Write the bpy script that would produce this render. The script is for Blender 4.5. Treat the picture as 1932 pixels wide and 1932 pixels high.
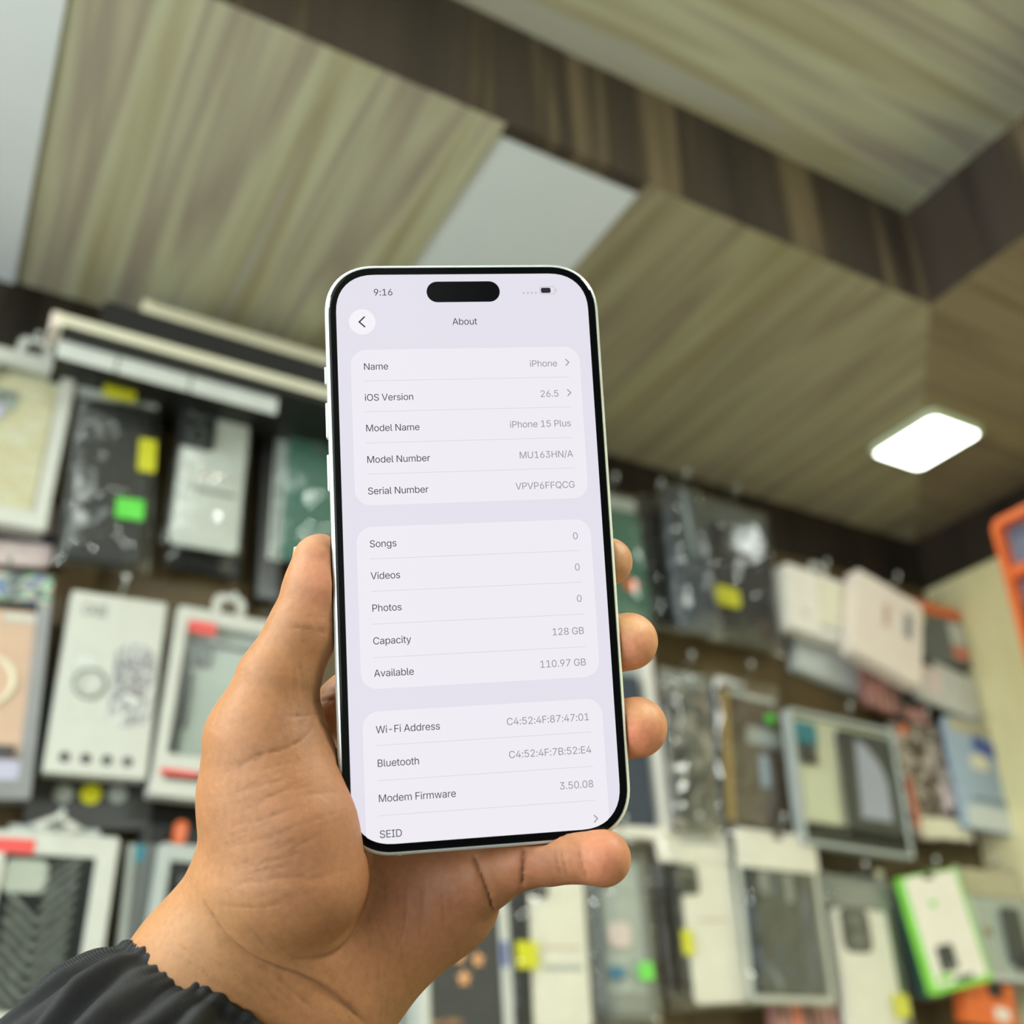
import bpy, math, random
import numpy as np
from mathutils import Vector, Matrix

for o in list(bpy.data.objects):
    bpy.data.objects.remove(o, do_unlink=True)
scene = bpy.context.scene
COL = scene.collection

# ------------------------------------------------------------------ camera
CAM = Vector((0.0, 0.0, 1.5))
FOC = 1960.0                                   # focal length in pixels of a 1932 px frame
RW = np.array([[0.8787351359, -0.4771998543, -0.0102401181],     # rows: camera right, down, forward in world axes
               [0.2192620117, 0.4226283567, -0.8793801466],
               [0.4239678421, 0.7704969638, 0.4760101865]])
cam_data = bpy.data.cameras.new('camera')
cam_data.sensor_width = 36.0
cam_data.lens = FOC / 1932.0 * 36.0
cam_data.clip_start = 0.01
cam_data.dof.use_dof = True
cam_data.dof.focus_distance = 0.285
cam_data.dof.aperture_fstop = 8.4
cam = bpy.data.objects.new('camera', cam_data)
COL.objects.link(cam)
m3 = Matrix((RW[0], -RW[1], -RW[2])).transposed()
cam.matrix_world = Matrix.Translation(CAM) @ m3.to_4x4()
scene.camera = cam

# ------------------------------------------------------------------ world and exposure
world = bpy.data.worlds.new('shop_daylight')
scene.world = world
world.use_nodes = True
wn = world.node_tree.nodes; wl = world.node_tree.links
# daylight from the open shop front on the left, dimmer all round
AMBIENT, FRONT_LIGHT = 0.13, 4.1
wn['Background'].inputs[0].default_value = (0.92, 1.0, 0.99, 1)
_tc = wn.new('ShaderNodeTexCoord'); _dot = wn.new('ShaderNodeVectorMath'); _dot.operation = 'DOT_PRODUCT'; _dot.inputs[1].default_value = (-1.0, 0.05, -0.05)
_mr = wn.new('ShaderNodeMapRange'); _mr.interpolation_type = 'SMOOTHSTEP'
_mr.inputs['From Min'].default_value = 0.2; _mr.inputs['From Max'].default_value = 0.95
_mr.inputs['To Min'].default_value = AMBIENT; _mr.inputs['To Max'].default_value = AMBIENT + FRONT_LIGHT
wl.new(_tc.outputs['Generated'], _dot.inputs[0]); wl.new(_dot.outputs['Value'], _mr.inputs['Value']); wl.new(_mr.outputs['Result'], wn['Background'].inputs[1])
scene.view_settings.view_transform = 'Standard'
scene.view_settings.look = 'None'
scene.view_settings.exposure = 0.0
scene.view_settings.gamma = 1.0
scene.view_settings.use_curve_mapping = False

LAMP_POWER = 8.0
ADDED_MAIN_LAMP, ADDED_SIDE_LAMP, ADDED_GLOBE = 6.0, 38.0, 80.0  # emission strengths of three added lamps, all out of view

# ------------------------------------------------------------------ helpers
def lin(c):
    return tuple(((x / 255.0) / 12.92 if x <= 10 else ((x / 255.0 + 0.055) / 1.055) ** 2.4) for x in c)

def ray(px, py):
    return Vector((np.array([(px - 966) / FOC, (py - 966) / FOC, 1.0]) @ RW).tolist())

def spot(px, py, Y):
    d = ray(px, py)
    return CAM + d * (Y / d.y)

def spot_x(px, py, X):
    d = ray(px, py)
    return CAM + d * (X / d.x)

MATS = {}
def mat(name, rgb, rough=0.5, metal=0.0, var=0.06, scale=40.0, spec=0.5, coat=0.0, emit=None, strength=0.0, bump=0.0, bump_scale=300.0):
    if name in MATS:
        return MATS[name]
    m = bpy.data.materials.new(name)
    m.use_nodes = True
    nt = m.node_tree; N = nt.nodes; L = nt.links
    b = N['Principled BSDF']
    c = lin(rgb)
    tc = N.new('ShaderNodeTexCoord')
    if var > 0:
        nz = N.new('ShaderNodeTexNoise'); nz.inputs['Scale'].default_value = scale; nz.inputs['Detail'].default_value = 4
        L.new(tc.outputs['Object'], nz.inputs['Vector'])
        rp = N.new('ShaderNodeValToRGB')
        rp.color_ramp.elements[0].position = 0.3; rp.color_ramp.elements[1].position = 0.7
        rp.color_ramp.elements[0].color = tuple(x * (1 - var) for x in c) + (1,)
        rp.color_ramp.elements[1].color = tuple(min(1, x * (1 + var)) for x in c) + (1,)
        L.new(nz.outputs['Fac'], rp.inputs['Fac'])
        L.new(rp.outputs['Color'], b.inputs['Base Color'])
    else:
        b.inputs['Base Color'].default_value = c + (1,)
    b.inputs['Roughness'].default_value = rough
    b.inputs['Metallic'].default_value = metal
    b.inputs['Specular IOR Level'].default_value = spec
    b.inputs['Coat Weight'].default_value = coat
    if emit is not None:
        b.inputs['Emission Color'].default_value = lin(emit) + (1,)
        b.inputs['Emission Strength'].default_value = strength
    if bump > 0:
        nb = N.new('ShaderNodeTexNoise'); nb.inputs['Scale'].default_value = bump_scale; nb.inputs['Detail'].default_value = 3
        L.new(tc.outputs['Object'], nb.inputs['Vector'])
        bp = N.new('ShaderNodeBump'); bp.inputs['Strength'].default_value = bump; bp.inputs['Distance'].default_value = 0.001
        L.new(nb.outputs['Fac'], bp.inputs['Height']); L.new(bp.outputs['Normal'], b.inputs['Normal'])
    MATS[name] = m
    return m

def wood(name, across, along, stops, band=9.0, stretch=0.05, rough=0.45, seed=0.0, fine=0.35):
    """striped laminate: the grain runs along one world axis"""
    m = bpy.data.materials.new(name); m.use_nodes = True
    nt = m.node_tree; N = nt.nodes; L = nt.links
    b = N['Principled BSDF']
    g = N.new('ShaderNodeNewGeometry'); sp = N.new('ShaderNodeSeparateXYZ'); L.new(g.outputs['Position'], sp.inputs[0])
    def vec(sa, sl, off):
        cb = N.new('ShaderNodeCombineXYZ')
        ma = N.new('ShaderNodeMath'); ma.operation = 'MULTIPLY_ADD'; ma.inputs[1].default_value = sa; ma.inputs[2].default_value = off
        ml = N.new('ShaderNodeMath'); ml.operation = 'MULTIPLY'; ml.inputs[1].default_value = sl
        L.new(sp.outputs[across], ma.inputs[0]); L.new(sp.outputs[along], ml.inputs[0])
        L.new(ma.outputs[0], cb.inputs[0]); L.new(ml.outputs[0], cb.inputs[1])
        return cb.outputs[0]
    n1 = N.new('ShaderNodeTexNoise'); n1.inputs['Scale'].default_value = 1.0; n1.inputs['Detail'].default_value = 2.0; n1.inputs['Roughness'].default_value = 0.5; n1.inputs['Distortion'].default_value = 0.15
    L.new(vec(band, band * stretch, seed), n1.inputs['Vector'])
    n2 = N.new('ShaderNodeTexNoise'); n2.inputs['Scale'].default_value = 1.0; n2.inputs['Detail'].default_value = 5.0; n2.inputs['Distortion'].default_value = 0.3
    L.new(vec(band * 7, band * 7 * stretch * 0.8, seed + 7), n2.inputs['Vector'])
    mx = N.new('ShaderNodeMix'); mx.data_type = 'FLOAT'; mx.inputs['Factor'].default_value = fine
    L.new(n1.outputs['Fac'], mx.inputs['A']); L.new(n2.outputs['Fac'], mx.inputs['B'])
    rp = N.new('ShaderNodeValToRGB'); cr = rp.color_ramp
    while len(cr.elements) < len(stops):
        cr.elements.new(0.5)
    for e, (p, c) in zip(cr.elements, stops):
        e.position = p; e.color = lin(c) + (1,)
    L.new(mx.outputs['Result'], rp.inputs['Fac']); L.new(rp.outputs['Color'], b.inputs['Base Color'])
    b.inputs['Roughness'].default_value = rough
    b.inputs['Specular IOR Level'].default_value = 0.3
    MATS[name] = m
    return m

def outline(w, h, r, n=6, p=2.0):
    """rounded rectangle, counter-clockwise in x-z"""
    r = max(1e-6, min(r, w / 2 - 1e-6, h / 2 - 1e-6)); pts = []
    for cx, cz, a0 in ((w/2-r, h/2-r, 0), (-w/2+r, h/2-r, 90), (-w/2+r, -h/2+r, 180), (w/2-r, -h/2+r, 270)):
        for k in range(n + 1):
            a = math.radians(a0 + 90.0 * k / n); c, s = math.cos(a), math.sin(a)
            pts.append((cx + r * math.copysign(abs(c) ** (2 / p), c), cz + r * math.copysign(abs(s) ** (2 / p), s)))
    return pts

class MB:
    """collects shapes into one mesh; front is -y"""
    def __init__(self): self.v = []; self.f = []
    def add(self, v, f):
        n = len(self.v); self.v += [tuple(p) for p in v]; self.f += [tuple(i + n for i in q) for q in f]; return self
    def loft(self, rings, cap=True, closed=False):
        v = [p for r in rings for p in r]; n = len(rings[0]); f = []
        m = len(rings)
        for i in range(m if closed else m - 1):
            j = (i + 1) % m
            for k in range(n):
                l = (k + 1) % n
                f.append((i * n + k, i * n + l, j * n + l, j * n + k))
        if cap and not closed:
            f.append(tuple(range(n))[::-1]); f.append(tuple(range((m - 1) * n, m * n)))
        return self.add(v, f)
    def slab(self, w, h, d, r=0.002, bev=0.0006, x=0, y=0, z=0, rot=0, n=5, p=2.0):
        """rounded slab, front face at y, back at y+d, centred on x,z"""
        bev = min(bev, d * 0.4); rings = []
        c, s = math.cos(rot), math.sin(rot)
        for yy, ins in ((0, bev), (bev, 0), (d - bev, 0), (d, bev)):
            rings.append([(x + a * c + b * s, y + yy, z - a * s + b * c) for a, b in outline(w - 2 * ins, h - 2 * ins, max(r - ins, 1e-5), n, p)])
        return self.loft(rings)
    def frame(self, w, h, d, r, t, x=0, y=0, z=0, n=5, ri=None, tb=None):
        tb = t if tb is None else tb
        ri = max(r - t, 0.0004) if ri is None else ri
        b = min(0.0008, d * .3, t * .3)
        def ring(ww, hh, rr, yy): return [(x + a, yy, z + c) for a, c in outline(ww, hh, rr, n)]
        R = [ring(w, h, r, y + d), ring(w, h, r, y + b), ring(w - 2*b, h - 2*b, r, y), ring(w - 2*t + 2*b, h - 2*tb + 2*b, ri, y), ring(w - 2*t, h - 2*tb, ri, y + b), ring(w - 2*t, h - 2*tb, ri, y + d)]
        return self.loft(R, closed=True)
    def disc(self, r, d, x=0, y=0, z=0, n=20, bev=0.0004):
        rings = []
        for yy, rr in ((0, r - bev), (bev, r), (d, r)):
            rings.append([(x + rr * math.cos(2 * math.pi * k / n), y + yy, z + rr * math.sin(2 * math.pi * k / n)) for k in range(n)])
        return self.loft(rings)
    def torus(self, R, r, x=0, y=0, z=0, n=24, m=8):
        rings = []
        for i in range(n):
            a = 2 * math.pi * i / n
            rings.append([(x + (R + r * math.cos(2*math.pi*k/m)) * math.cos(a), y + r * math.sin(2*math.pi*k/m), z + (R + r * math.cos(2*math.pi*k/m)) * math.sin(a)) for k in range(m)])
        return self.loft(rings, closed=True)
    def box(self, x0, x1, y0, y1, z0, z1):
        v = [(x, y, z) for z in (z0, z1) for y in (y0, y1) for x in (x0, x1)]
        return self.add(v, [(0, 2, 3, 1), (4, 5, 7, 6), (0, 1, 5, 4), (2, 6, 7, 3), (0, 4, 6, 2), (1, 3, 7, 5)])
    def tube(self, pts, r, n=8):
        pts = [Vector(p) for p in pts]; rings = []
        for i, p in enumerate(pts):
            t = (pts[min(i + 1, len(pts) - 1)] - pts[max(i - 1, 0)]).normalized()
            a = t.cross(Vector((0, 0, 1)))
            if a.length < 1e-3: a = t.cross(Vector((1, 0, 0)))
            a.normalize(); b = t.cross(a); rr = r[i] if isinstance(r, (list, tuple)) else r
            rings.append([tuple(p + (a * math.cos(2*math.pi*k/n) + b * math.sin(2*math.pi*k/n)) * rr) for k in range(n)])
        return self.loft(rings)
    def poly(self, pts, y, d):
        """a flat star or other outline in x-z, given thickness"""
        return self.loft([[(a, y, b) for a, b in pts], [(a, y + d, b) for a, b in pts]])
    def build(self, name, material, parent=None, smooth=False):
        me = bpy.data.meshes.new(name); me.from_pydata(self.v, [], self.f); me.validate(); me.update()
        import bmesh
        bm = bmesh.new(); bm.from_mesh(me); bmesh.ops.recalc_face_normals(bm, faces=bm.faces); bm.to_mesh(me); bm.free()
        return link(name, me, material, parent, smooth)

def link(name, me, material, parent=None, smooth=False):
    if material is not None: me.materials.append(material)
    if smooth:
        me.polygons.foreach_set('use_smooth', [True] * len(me.polygons)); me.update()
    o = bpy.data.objects.new(name, me); COL.objects.link(o)
    if parent is not None: o.parent = parent
    return o

def tag(o, label=None, cat=None, group=None, kind=None):
    if label: o['label'] = label
    if cat: o['category'] = cat
    if group: o['group'] = group
    if kind: o['kind'] = kind
    return o

def thing(name, label, cat, loc=(0, 0, 0), rot=(0, 0, 0), group=None):
    o = bpy.data.objects.new(name, None); COL.objects.link(o); o.empty_display_size = 0.02
    o.location = loc; o.rotation_euler = rot
    return tag(o, label, cat, group)

def struct(name, mb, material):
    return tag(mb.build(name, material), kind='structure')

_font = None
def font():
    global _font
    if _font is None:
        import os
        try:
            p = os.path.join(bpy.utils.system_resource('DATAFILES'), 'fonts', 'Inter.woff2')
            _font = bpy.data.fonts.load(p)
        except Exception:
            _font = False
    return _font

def text_mesh(s, size, align='LEFT', spacing=1.0, weight=0.0):
    """lettering as a flat mesh: outlines from the font, filled by winding number"""
    from mathutils.geometry import delaunay_2d_cdt
    c = bpy.data.curves.new('lettering', 'FONT'); c.body = s; c.size = 1.0; c.align_x = align; c.space_character = spacing
    c.fill_mode = 'NONE'; c.resolution_u = 4; c.offset = weight / size
    if font(): c.font = font()
    o = bpy.data.objects.new('lettering', c); COL.objects.link(o)
    src = bpy.data.meshes.new_from_object(o.evaluated_get(bpy.context.evaluated_depsgraph_get()))
    P = np.array([v.co[:2] for v in src.vertices]); E = np.array([e.vertices[:] for e in src.edges])
    bpy.data.objects.remove(o); bpy.data.curves.remove(c); bpy.data.meshes.remove(src)
    vo, _, fo, _, _, _ = delaunay_2d_cdt([Vector(p) for p in P], [tuple(int(k) for k in e) for e in E], [], 0, 1e-6)
    vo = np.array([tuple(v) for v in vo]); T = np.array([tuple(f) for f in fo])
    ce = vo[T].mean(1); A, B = P[E[:, 0]], P[E[:, 1]]
    up = (A[None, :, 1] <= ce[:, 1:2]) & (B[None, :, 1] > ce[:, 1:2]); dn = (A[None, :, 1] > ce[:, 1:2]) & (B[None, :, 1] <= ce[:, 1:2])
    side = (B[:, 0] - A[:, 0])[None] * (ce[:, 1:2] - A[None, :, 1]) - (ce[:, 0:1] - A[None, :, 0]) * (B[:, 1] - A[:, 1])[None]
    wind = (up & (side > 0)).sum(1) - (dn & (side < 0)).sum(1)
    me = bpy.data.meshes.new('lettering')
    me.from_pydata([(x * size, y * size, 0) for x, y in vo], [], [tuple(int(k) for k in t) for t in T[wind != 0]]); me.update()
    return me

# ------------------------------------------------------------------ room shell
WALL_Y, WALL_X = 1.25, 1.61
SOFFIT_Z, RECESS_Z = 2.43, 2.60
IN_Y, IN_X = 0.711, 1.055
LEFT_X, REAR_Y = -0.062, -1.3

olive = [(0.34, (152, 144, 120)), (0.43, (192, 190, 164)), (0.49, (162, 152, 136)), (0.54, (198, 198, 168)), (0.60, (168, 160, 126)), (0.68, (184, 182, 168))]
wood_along = wood('olive_laminate_running_to_wall', 0, 1, olive, band=11, stretch=0.05, seed=3.0, fine=0.12)
wood_right_dimmed = wood('dimmed_olive_laminate_running_to_wall', 0, 1, [(p_, (c_[0] * .86, c_[1] * .83, c_[2] * .78)) for p_, c_ in olive], band=11, stretch=0.05, seed=3.0, fine=0.12)  # same olive tinted darker: light falloff on the right painted into the colour
wood_across = wood('olive_laminate_running_along_wall', 1, 0, olive, band=11, stretch=0.05, seed=11.0, fine=0.12)
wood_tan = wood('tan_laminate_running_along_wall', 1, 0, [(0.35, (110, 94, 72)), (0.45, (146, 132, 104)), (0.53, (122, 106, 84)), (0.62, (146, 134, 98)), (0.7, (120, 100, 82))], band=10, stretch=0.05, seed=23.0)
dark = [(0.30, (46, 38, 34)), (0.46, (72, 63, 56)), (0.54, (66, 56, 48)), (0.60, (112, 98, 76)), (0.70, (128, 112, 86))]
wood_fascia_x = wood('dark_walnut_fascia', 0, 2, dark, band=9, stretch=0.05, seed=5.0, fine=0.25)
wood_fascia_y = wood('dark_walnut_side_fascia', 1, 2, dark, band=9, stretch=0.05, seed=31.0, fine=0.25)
wood_wall = wood('brown_wall_laminate', 0, 2, [(0.3, (58, 46, 30)), (0.5, (98, 82, 54)), (0.7, (84, 72, 44))], band=10, stretch=0.04, seed=41.0)
wood_band = wood('very_dark_band_laminate', 0, 2, [(0.35, (30, 24, 19)), (0.55, (50, 42, 34)), (0.7, (72, 64, 48))], band=12, stretch=0.04, seed=51.0)
wood_band_y = wood('very_dark_side_band_laminate', 1, 2, [(0.35, (34, 27, 22)), (0.55, (52, 44, 36)), (0.7, (78, 68, 50))], band=12, stretch=0.04, seed=57.0)
beige = wood('beige_wall_laminate', 1, 2, [(0.3, (214, 202, 150)), (0.5, (228, 218, 170)), (0.7, (234, 226, 182))], band=5, stretch=0.2, seed=61.0)
white_panel = mat('white_ceiling_board', (228, 234, 240), 0.5, var=0.03, scale=5)
floor_tile = mat('grey_floor_tile', (84, 82, 78), 0.4, var=0.08, scale=4)

struct('floor', MB().box(-2.6, WALL_X, -2.6, WALL_Y, -0.03, 0.0), floor_tile)
struct('wall_back', MB().box(-2.6, WALL_X + 0.1, WALL_Y, WALL_Y + 0.05, 0.0, 2.326), wood_wall)
struct('trim_1', MB().box(-2.6, WALL_X + 0.1, WALL_Y - 0.004, WALL_Y + 0.05, 2.326, SOFFIT_Z), wood_band)
struct('wall_left_occluder', MB().box(-1.15, -1.1, -2.6, WALL_Y, 2.2, 2.62).box(-1.15, -1.1, 1.05, WALL_Y, 0.0, 2.2).box(-1.15, -1.1, -2.6, -1.6, 0.0, 2.2), white_panel)  # unseen wall added to narrow the daylight opening and dim the right side
struct('wall_right', MB().box(WALL_X, WALL_X + 0.05, -2.6, WALL_Y, 0.0, 2.326), beige)
struct('trim_2', MB().box(WALL_X - 0.004, WALL_X + 0.05, -2.6, WALL_Y - 0.004, 2.326, SOFFIT_Z), wood_band_y)
# the lowered border of the ceiling, mitred in the corner, with a white board let into it
PX0, PX1 = 0.390, 0.581
def sheet(name, pts, material, z=SOFFIT_Z, t=0.02):
    return struct(name, MB().loft([[(x, y, z) for x, y in pts], [(x, y, z + t) for x, y in pts]]), material)
sheet('ceiling', [(LEFT_X, IN_Y), (PX0, IN_Y), (PX0, WALL_Y), (LEFT_X, WALL_Y)], wood_along)
sheet('trim_3', [(PX1, IN_Y), (IN_X, IN_Y), (WALL_X, WALL_Y), (PX1, WALL_Y)], wood_right_dimmed)
sheet('trim_4', [(PX0, IN_Y), (PX1, IN_Y), (PX1, WALL_Y), (PX0, WALL_Y)], white_panel, z=SOFFIT_Z + 0.003)
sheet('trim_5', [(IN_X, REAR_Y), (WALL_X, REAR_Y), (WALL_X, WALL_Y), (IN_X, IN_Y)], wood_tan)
sheet('trim_6', [(-1.1, IN_Y - 0.6), (LEFT_X, IN_Y - 0.6), (LEFT_X, WALL_Y), (-1.1, WALL_Y)], white_panel, z=SOFFIT_Z - 0.004)
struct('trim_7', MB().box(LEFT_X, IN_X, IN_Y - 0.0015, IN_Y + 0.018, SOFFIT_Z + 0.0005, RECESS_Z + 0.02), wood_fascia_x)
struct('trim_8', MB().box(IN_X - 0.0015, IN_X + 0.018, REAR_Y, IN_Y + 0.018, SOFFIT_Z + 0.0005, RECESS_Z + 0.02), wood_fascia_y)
sheet('trim_9', [(-1.1, REAR_Y), (IN_X, REAR_Y), (IN_X, IN_Y), (-1.1, IN_Y)], wood_across, z=RECESS_Z)

# ------------------------------------------------------------------ ceiling lamps
lamp_white = mat('lamp_diffuser', (250, 255, 250), 0.4, var=0, emit=(243, 251, 243), strength=LAMP_POWER)
lamp_rim = mat('lamp_rim', (214, 224, 190), 0.4, var=0.03)
def ceiling_lamp(x, y, z, w, d, label, power=None):
    t = thing('ceiling_lamp', label, 'lamp', (x, y, z))
    rings = lambda w_, d_, zz: [(a, b, zz) for a, b in outline(w_, d_, 0.014, 5)]
    MB().loft([rings(w, d, 0), rings(w, d, -0.010), rings(w - 0.008, d - 0.008, -0.013), rings(w - 0.012, d - 0.012, -0.013), rings(w - 0.012, d - 0.012, -0.002)], cap=False).build('lamp_frame', lamp_rim, t, True)
    m = lamp_white
    if power is not None:
        m = mat('lamp_diffuser_%g' % power, (250, 255, 250), 0.4, var=0, emit=(243, 251, 243), strength=power)
    MB().loft([rings(w - 0.012, d - 0.012, -0.004), rings(w - 0.013, d - 0.013, -0.0125)]).build('diffuser', m, t)
    return t
ceiling_lamp(1.317, 0.958, SOFFIT_Z, 0.124, 0.144, 'small square ceiling lamp glowing white in the corner of the ceiling border')
ceiling_lamp(-0.36, 0.52, SOFFIT_Z - 0.004, 0.40, 0.40, 'square ceiling lamp with grey rim on the white ceiling board', 8.0)
ceiling_lamp(-0.28, 0.12, RECESS_Z, 0.5, 0.5, 'added unseen square ceiling lamp lighting the hand and packs from above', ADDED_MAIN_LAMP)  # added out of view to light the hand and packs from above
ceiling_lamp(0.72, -0.5, RECESS_Z, 0.5, 0.5, 'second added unseen ceiling lamp, brightening the right side packs and fingers', ADDED_SIDE_LAMP)  # added out of view to brighten the right packs and fingertips
# added globe lamp, out of view left of the camera, brightening the left side
g_ = thing('added_globe_lamp', 'added unseen globe lamp on a cord, brightening the left side', 'lamp', (-0.62, 0.36, 1.95))
def ball(r, n=24, m=14):
    return MB().loft([[(r * math.sin(math.pi * j / m) * math.cos(2 * math.pi * k / n), r * math.sin(math.pi * j / m) * math.sin(2 * math.pi * k / n), r * math.cos(math.pi * j / m)) for k in range(n)] for j in range(1, m)])
ball(0.07).build('globe', mat('added_globe_glow', (250, 255, 250), 0.4, var=0, emit=(243, 251, 243), strength=ADDED_GLOBE), g_, True)
MB().tube([(0, 0, 0.066), (0, 0, SOFFIT_Z - 0.004 - 1.95)], 0.003).build('cord', mat('dark_cord', (40, 40, 40), 0.5), g_, True)
MB().loft([[(rr * math.cos(2 * math.pi * k / 20), rr * math.sin(2 * math.pi * k / 20), zz) for k in range(20)] for rr, zz in ((0.022, 0.062), (0.024, 0.075), (0.008, 0.095))]).build('cap', lamp_rim, g_, True)

# ------------------------------------------------------------------ the phone
PHONE_T = np.array([-9.995771928, 8.945025033, 283.61252785])       # centre of the glass in camera axes, mm
PHONE_A = np.array([[0.9914747145, -0.0356425958, 0.1253295490], [-0.0532677454, -0.9886857888, 0.1402246706], [0.1189135727, -0.1457052378, -0.9821555609]]).T
def phone_to_world(p):                                               # phone axes u right, v up, w towards viewer, mm
    c = np.asarray(p, float) @ PHONE_A.T + PHONE_T
    return np.array(CAM) + (c @ RW) * 0.001
_o = phone_to_world((0, 0, 0)); _x = phone_to_world((1000, 0, 0)) - _o; _y = phone_to_world((0, 0, -1000)) - _o; _z = phone_to_world((0, 1000, 0)) - _o
PHONE_M = Matrix(((_x[0], _y[0], _z[0], _o[0]), (_x[1], _y[1], _z[1], _o[1]), (_x[2], _y[2], _z[2], _o[2]), (0, 0, 0, 1)))

phone = thing('mobile_phone', 'white smartphone held upright in the hand, its lit screen showing a settings list', 'phone')
phone.matrix_world = PHONE_M
MM = 0.001
alu = mat('pale_aluminium', (222, 228, 224), 0.3, metal=0.45, var=0.02)
bezel_m = mat('black_glass', (4, 5, 6), 0.08, var=0.0, spec=0.3)
def glow(name, rgb, k=1.0):
    m = bpy.data.materials.new(name); m.use_nodes = True
    N = m.node_tree.nodes; L = m.node_tree.links
    b = N['Principled BSDF']
    tc = N.new('ShaderNodeTexCoord'); nz = N.new('ShaderNodeTexNoise'); nz.inputs['Scale'].default_value = 4
    L.new(tc.outputs['Object'], nz.inputs['Vector'])
    rp = N.new('ShaderNodeValToRGB'); c = lin(rgb)
    rp.color_ramp.elements[0].color = tuple(x * 0.985 for x in c) + (1,); rp.color_ramp.elements[1].color = c + (1,)
    L.new(nz.outputs['Fac'], rp.inputs['Fac']); L.new(rp.outputs['Color'], b.inputs['Emission Color'])
    b.inputs['Base Color'].default_value = (0.005, 0.005, 0.006, 1)
    b.inputs['Emission Strength'].default_value = k
    b.inputs['Roughness'].default_value = 0.05; b.inputs['Specular IOR Level'].default_value = 0.3
    return m
scr_bg = glow('screen_lavender', (229, 226, 238)); scr_card = glow('screen_card_white', (240, 237, 244)); scr_btn = glow('screen_button_white', (246, 243, 249))
scr_dark = glow('screen_dark_text', (44, 42, 52)); scr_grey = glow('screen_grey_text', (150, 148, 156)); scr_line = glow('screen_separator', (212, 209, 217)); scr_black = mat('camera_cutout_black', (3, 4, 6), 0.05, var=0)
scr_pale = glow('screen_pale_grey', (196, 190, 198))

mb = MB()
prof = [(0.35, 1.25), (0.42, 0.8), (0.9, 0.28), (1.8, 0.05), (3.0, 0.0), (5.0, 0.0), (6.2, 0.08), (7.0, 0.5), (7.5, 1.2), (7.8, 2.4)]
mb.loft([[(a * MM, y * MM, b * MM) for a, b in outline(77.8 - 2 * i, 160.9 - 2 * i, 14.2 - i * 0.6, 14, 2.25)] for y, i in prof])
fr = mb.build('frame', alu, phone, True)
mb = MB()
mb.loft([[(a * MM, y * MM, b * MM) for a, b in outline(77.8 - 2 * i, 160.9 - 2 * i, 13.6 - i * .3, 14, 2.25)] for y, i in [(0.6, 1.15), (0.25, 1.15), (0.06, 1.35), (0.0, 1.75)]])
mb.build('front_glass', bezel_m, phone)
SW, SH = 71.23, 154.39
def P(x, y):                                                          # screen points to metres in the phone's x-z plane
    return ((x - 215) * SW / 430 * MM, (466 - y) * SH / 932 * MM)
def screen_piece(name, material, x0, y0, x1, y1, r, lift, parent, p=2.0, clip=None):
    a0, b0 = P(x0, y0); a1, b1 = P(x1, y1)
    pts = outline(a1 - a0, b0 - b1, r * SW / 430 * MM, 10, p)
    pts = [((a0 + a1) / 2 + a, (b0 + b1) / 2 + b) for a, b in pts]
    m_ = MB(); m_.add([(a, -lift * MM, b) for a, b in pts], [tuple(range(len(pts)))])
    return m_.build(name, material, parent)
screen = screen_piece('screen', scr_bg, 0, 0, 430, 932, 66, 0.02, phone, 2.25)
island = screen_piece('camera_cutout', scr_black, 152.8, 12.9, 278, 49.5, 18.3, 0.05, screen)
for x0, y0, x1, y1 in ((21.5, 131, 409.5, 394.3), (21.5, 430, 409.5, 691)):
    screen_piece('list_card', scr_card, x0, y0, x1, y1, 26, 0.03, screen)
# the third card runs off the bottom of the screen, following the rounded corners
def corner(cx, sx):
    o = []
    for k in range(25):
        t = math.radians(90.0 * k / 24); x = 66 * math.cos(t) ** (2 / 2.25) if k < 24 else 0.0; y = 66 * math.sin(t) ** (2 / 2.25)
        if x <= 44.5: o.append((cx + sx * x, 866 + y - 0.35))
    return o
a = [P(x, y) for x, y in [(21.5, 752.5), (22.5, 745), (25.5, 738.5), (30, 733), (36, 729), (43, 726.8), (48, 726.5), (383, 726.5), (388, 726.8), (395, 729), (401, 733), (405.5, 738.5), (408.5, 745), (409.5, 752.5), (409.5, 916)] + corner(365, 1) + corner(65, -1)[::-1] + [(21.5, 916)]]
MB().add([(p, -0.03 * MM, q) for p, q in a], [tuple(range(len(a)))]).build('list_card', scr_card, screen)
screen_piece('back_button', scr_btn, 20.8, 60.2, 65, 104.4, 22.1, 0.03, screen)
def strokes(name, material, pts, wd, lift=0.045):
    m_ = MB(); q = [Vector(P(*p)) for p in pts]; h = wd * SW / 430 * MM / 2
    for p0, p1 in zip(q[:-1], q[1:]):
        d = (p1 - p0).normalized(); n = Vector((-d.y, d.x)) * h; e = d * h
        m_.add([((p0 - e - n).x, -lift * MM, (p0 - e - n).y), ((p1 + e - n).x, -lift * MM, (p1 + e - n).y), ((p1 + e + n).x, -lift * MM, (p1 + e + n).y), ((p0 - e + n).x, -lift * MM, (p0 - e + n).y)], [(0, 1, 2, 3)])
    return m_.build(name, material, screen)
strokes('back_chevron', scr_dark, [(46.5, 74), (37.8, 82.4), (46.5, 90.8)], 2.3)
for y in (158.8, 212.0, 916.2):
    strokes('chevron', scr_grey, [(385.2, y - 5.2), (390.4, y), (385.2, y + 5.2)], 1.7)
for y in (184.5, 237, 290, 342.4, 482.5, 535.2, 588, 641.6, 779.6, 834, 887.6):
    strokes('separator', scr_line, [(42.4, y), (388.3, y)], 0.75, 0.04)
m_ = MB()
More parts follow.
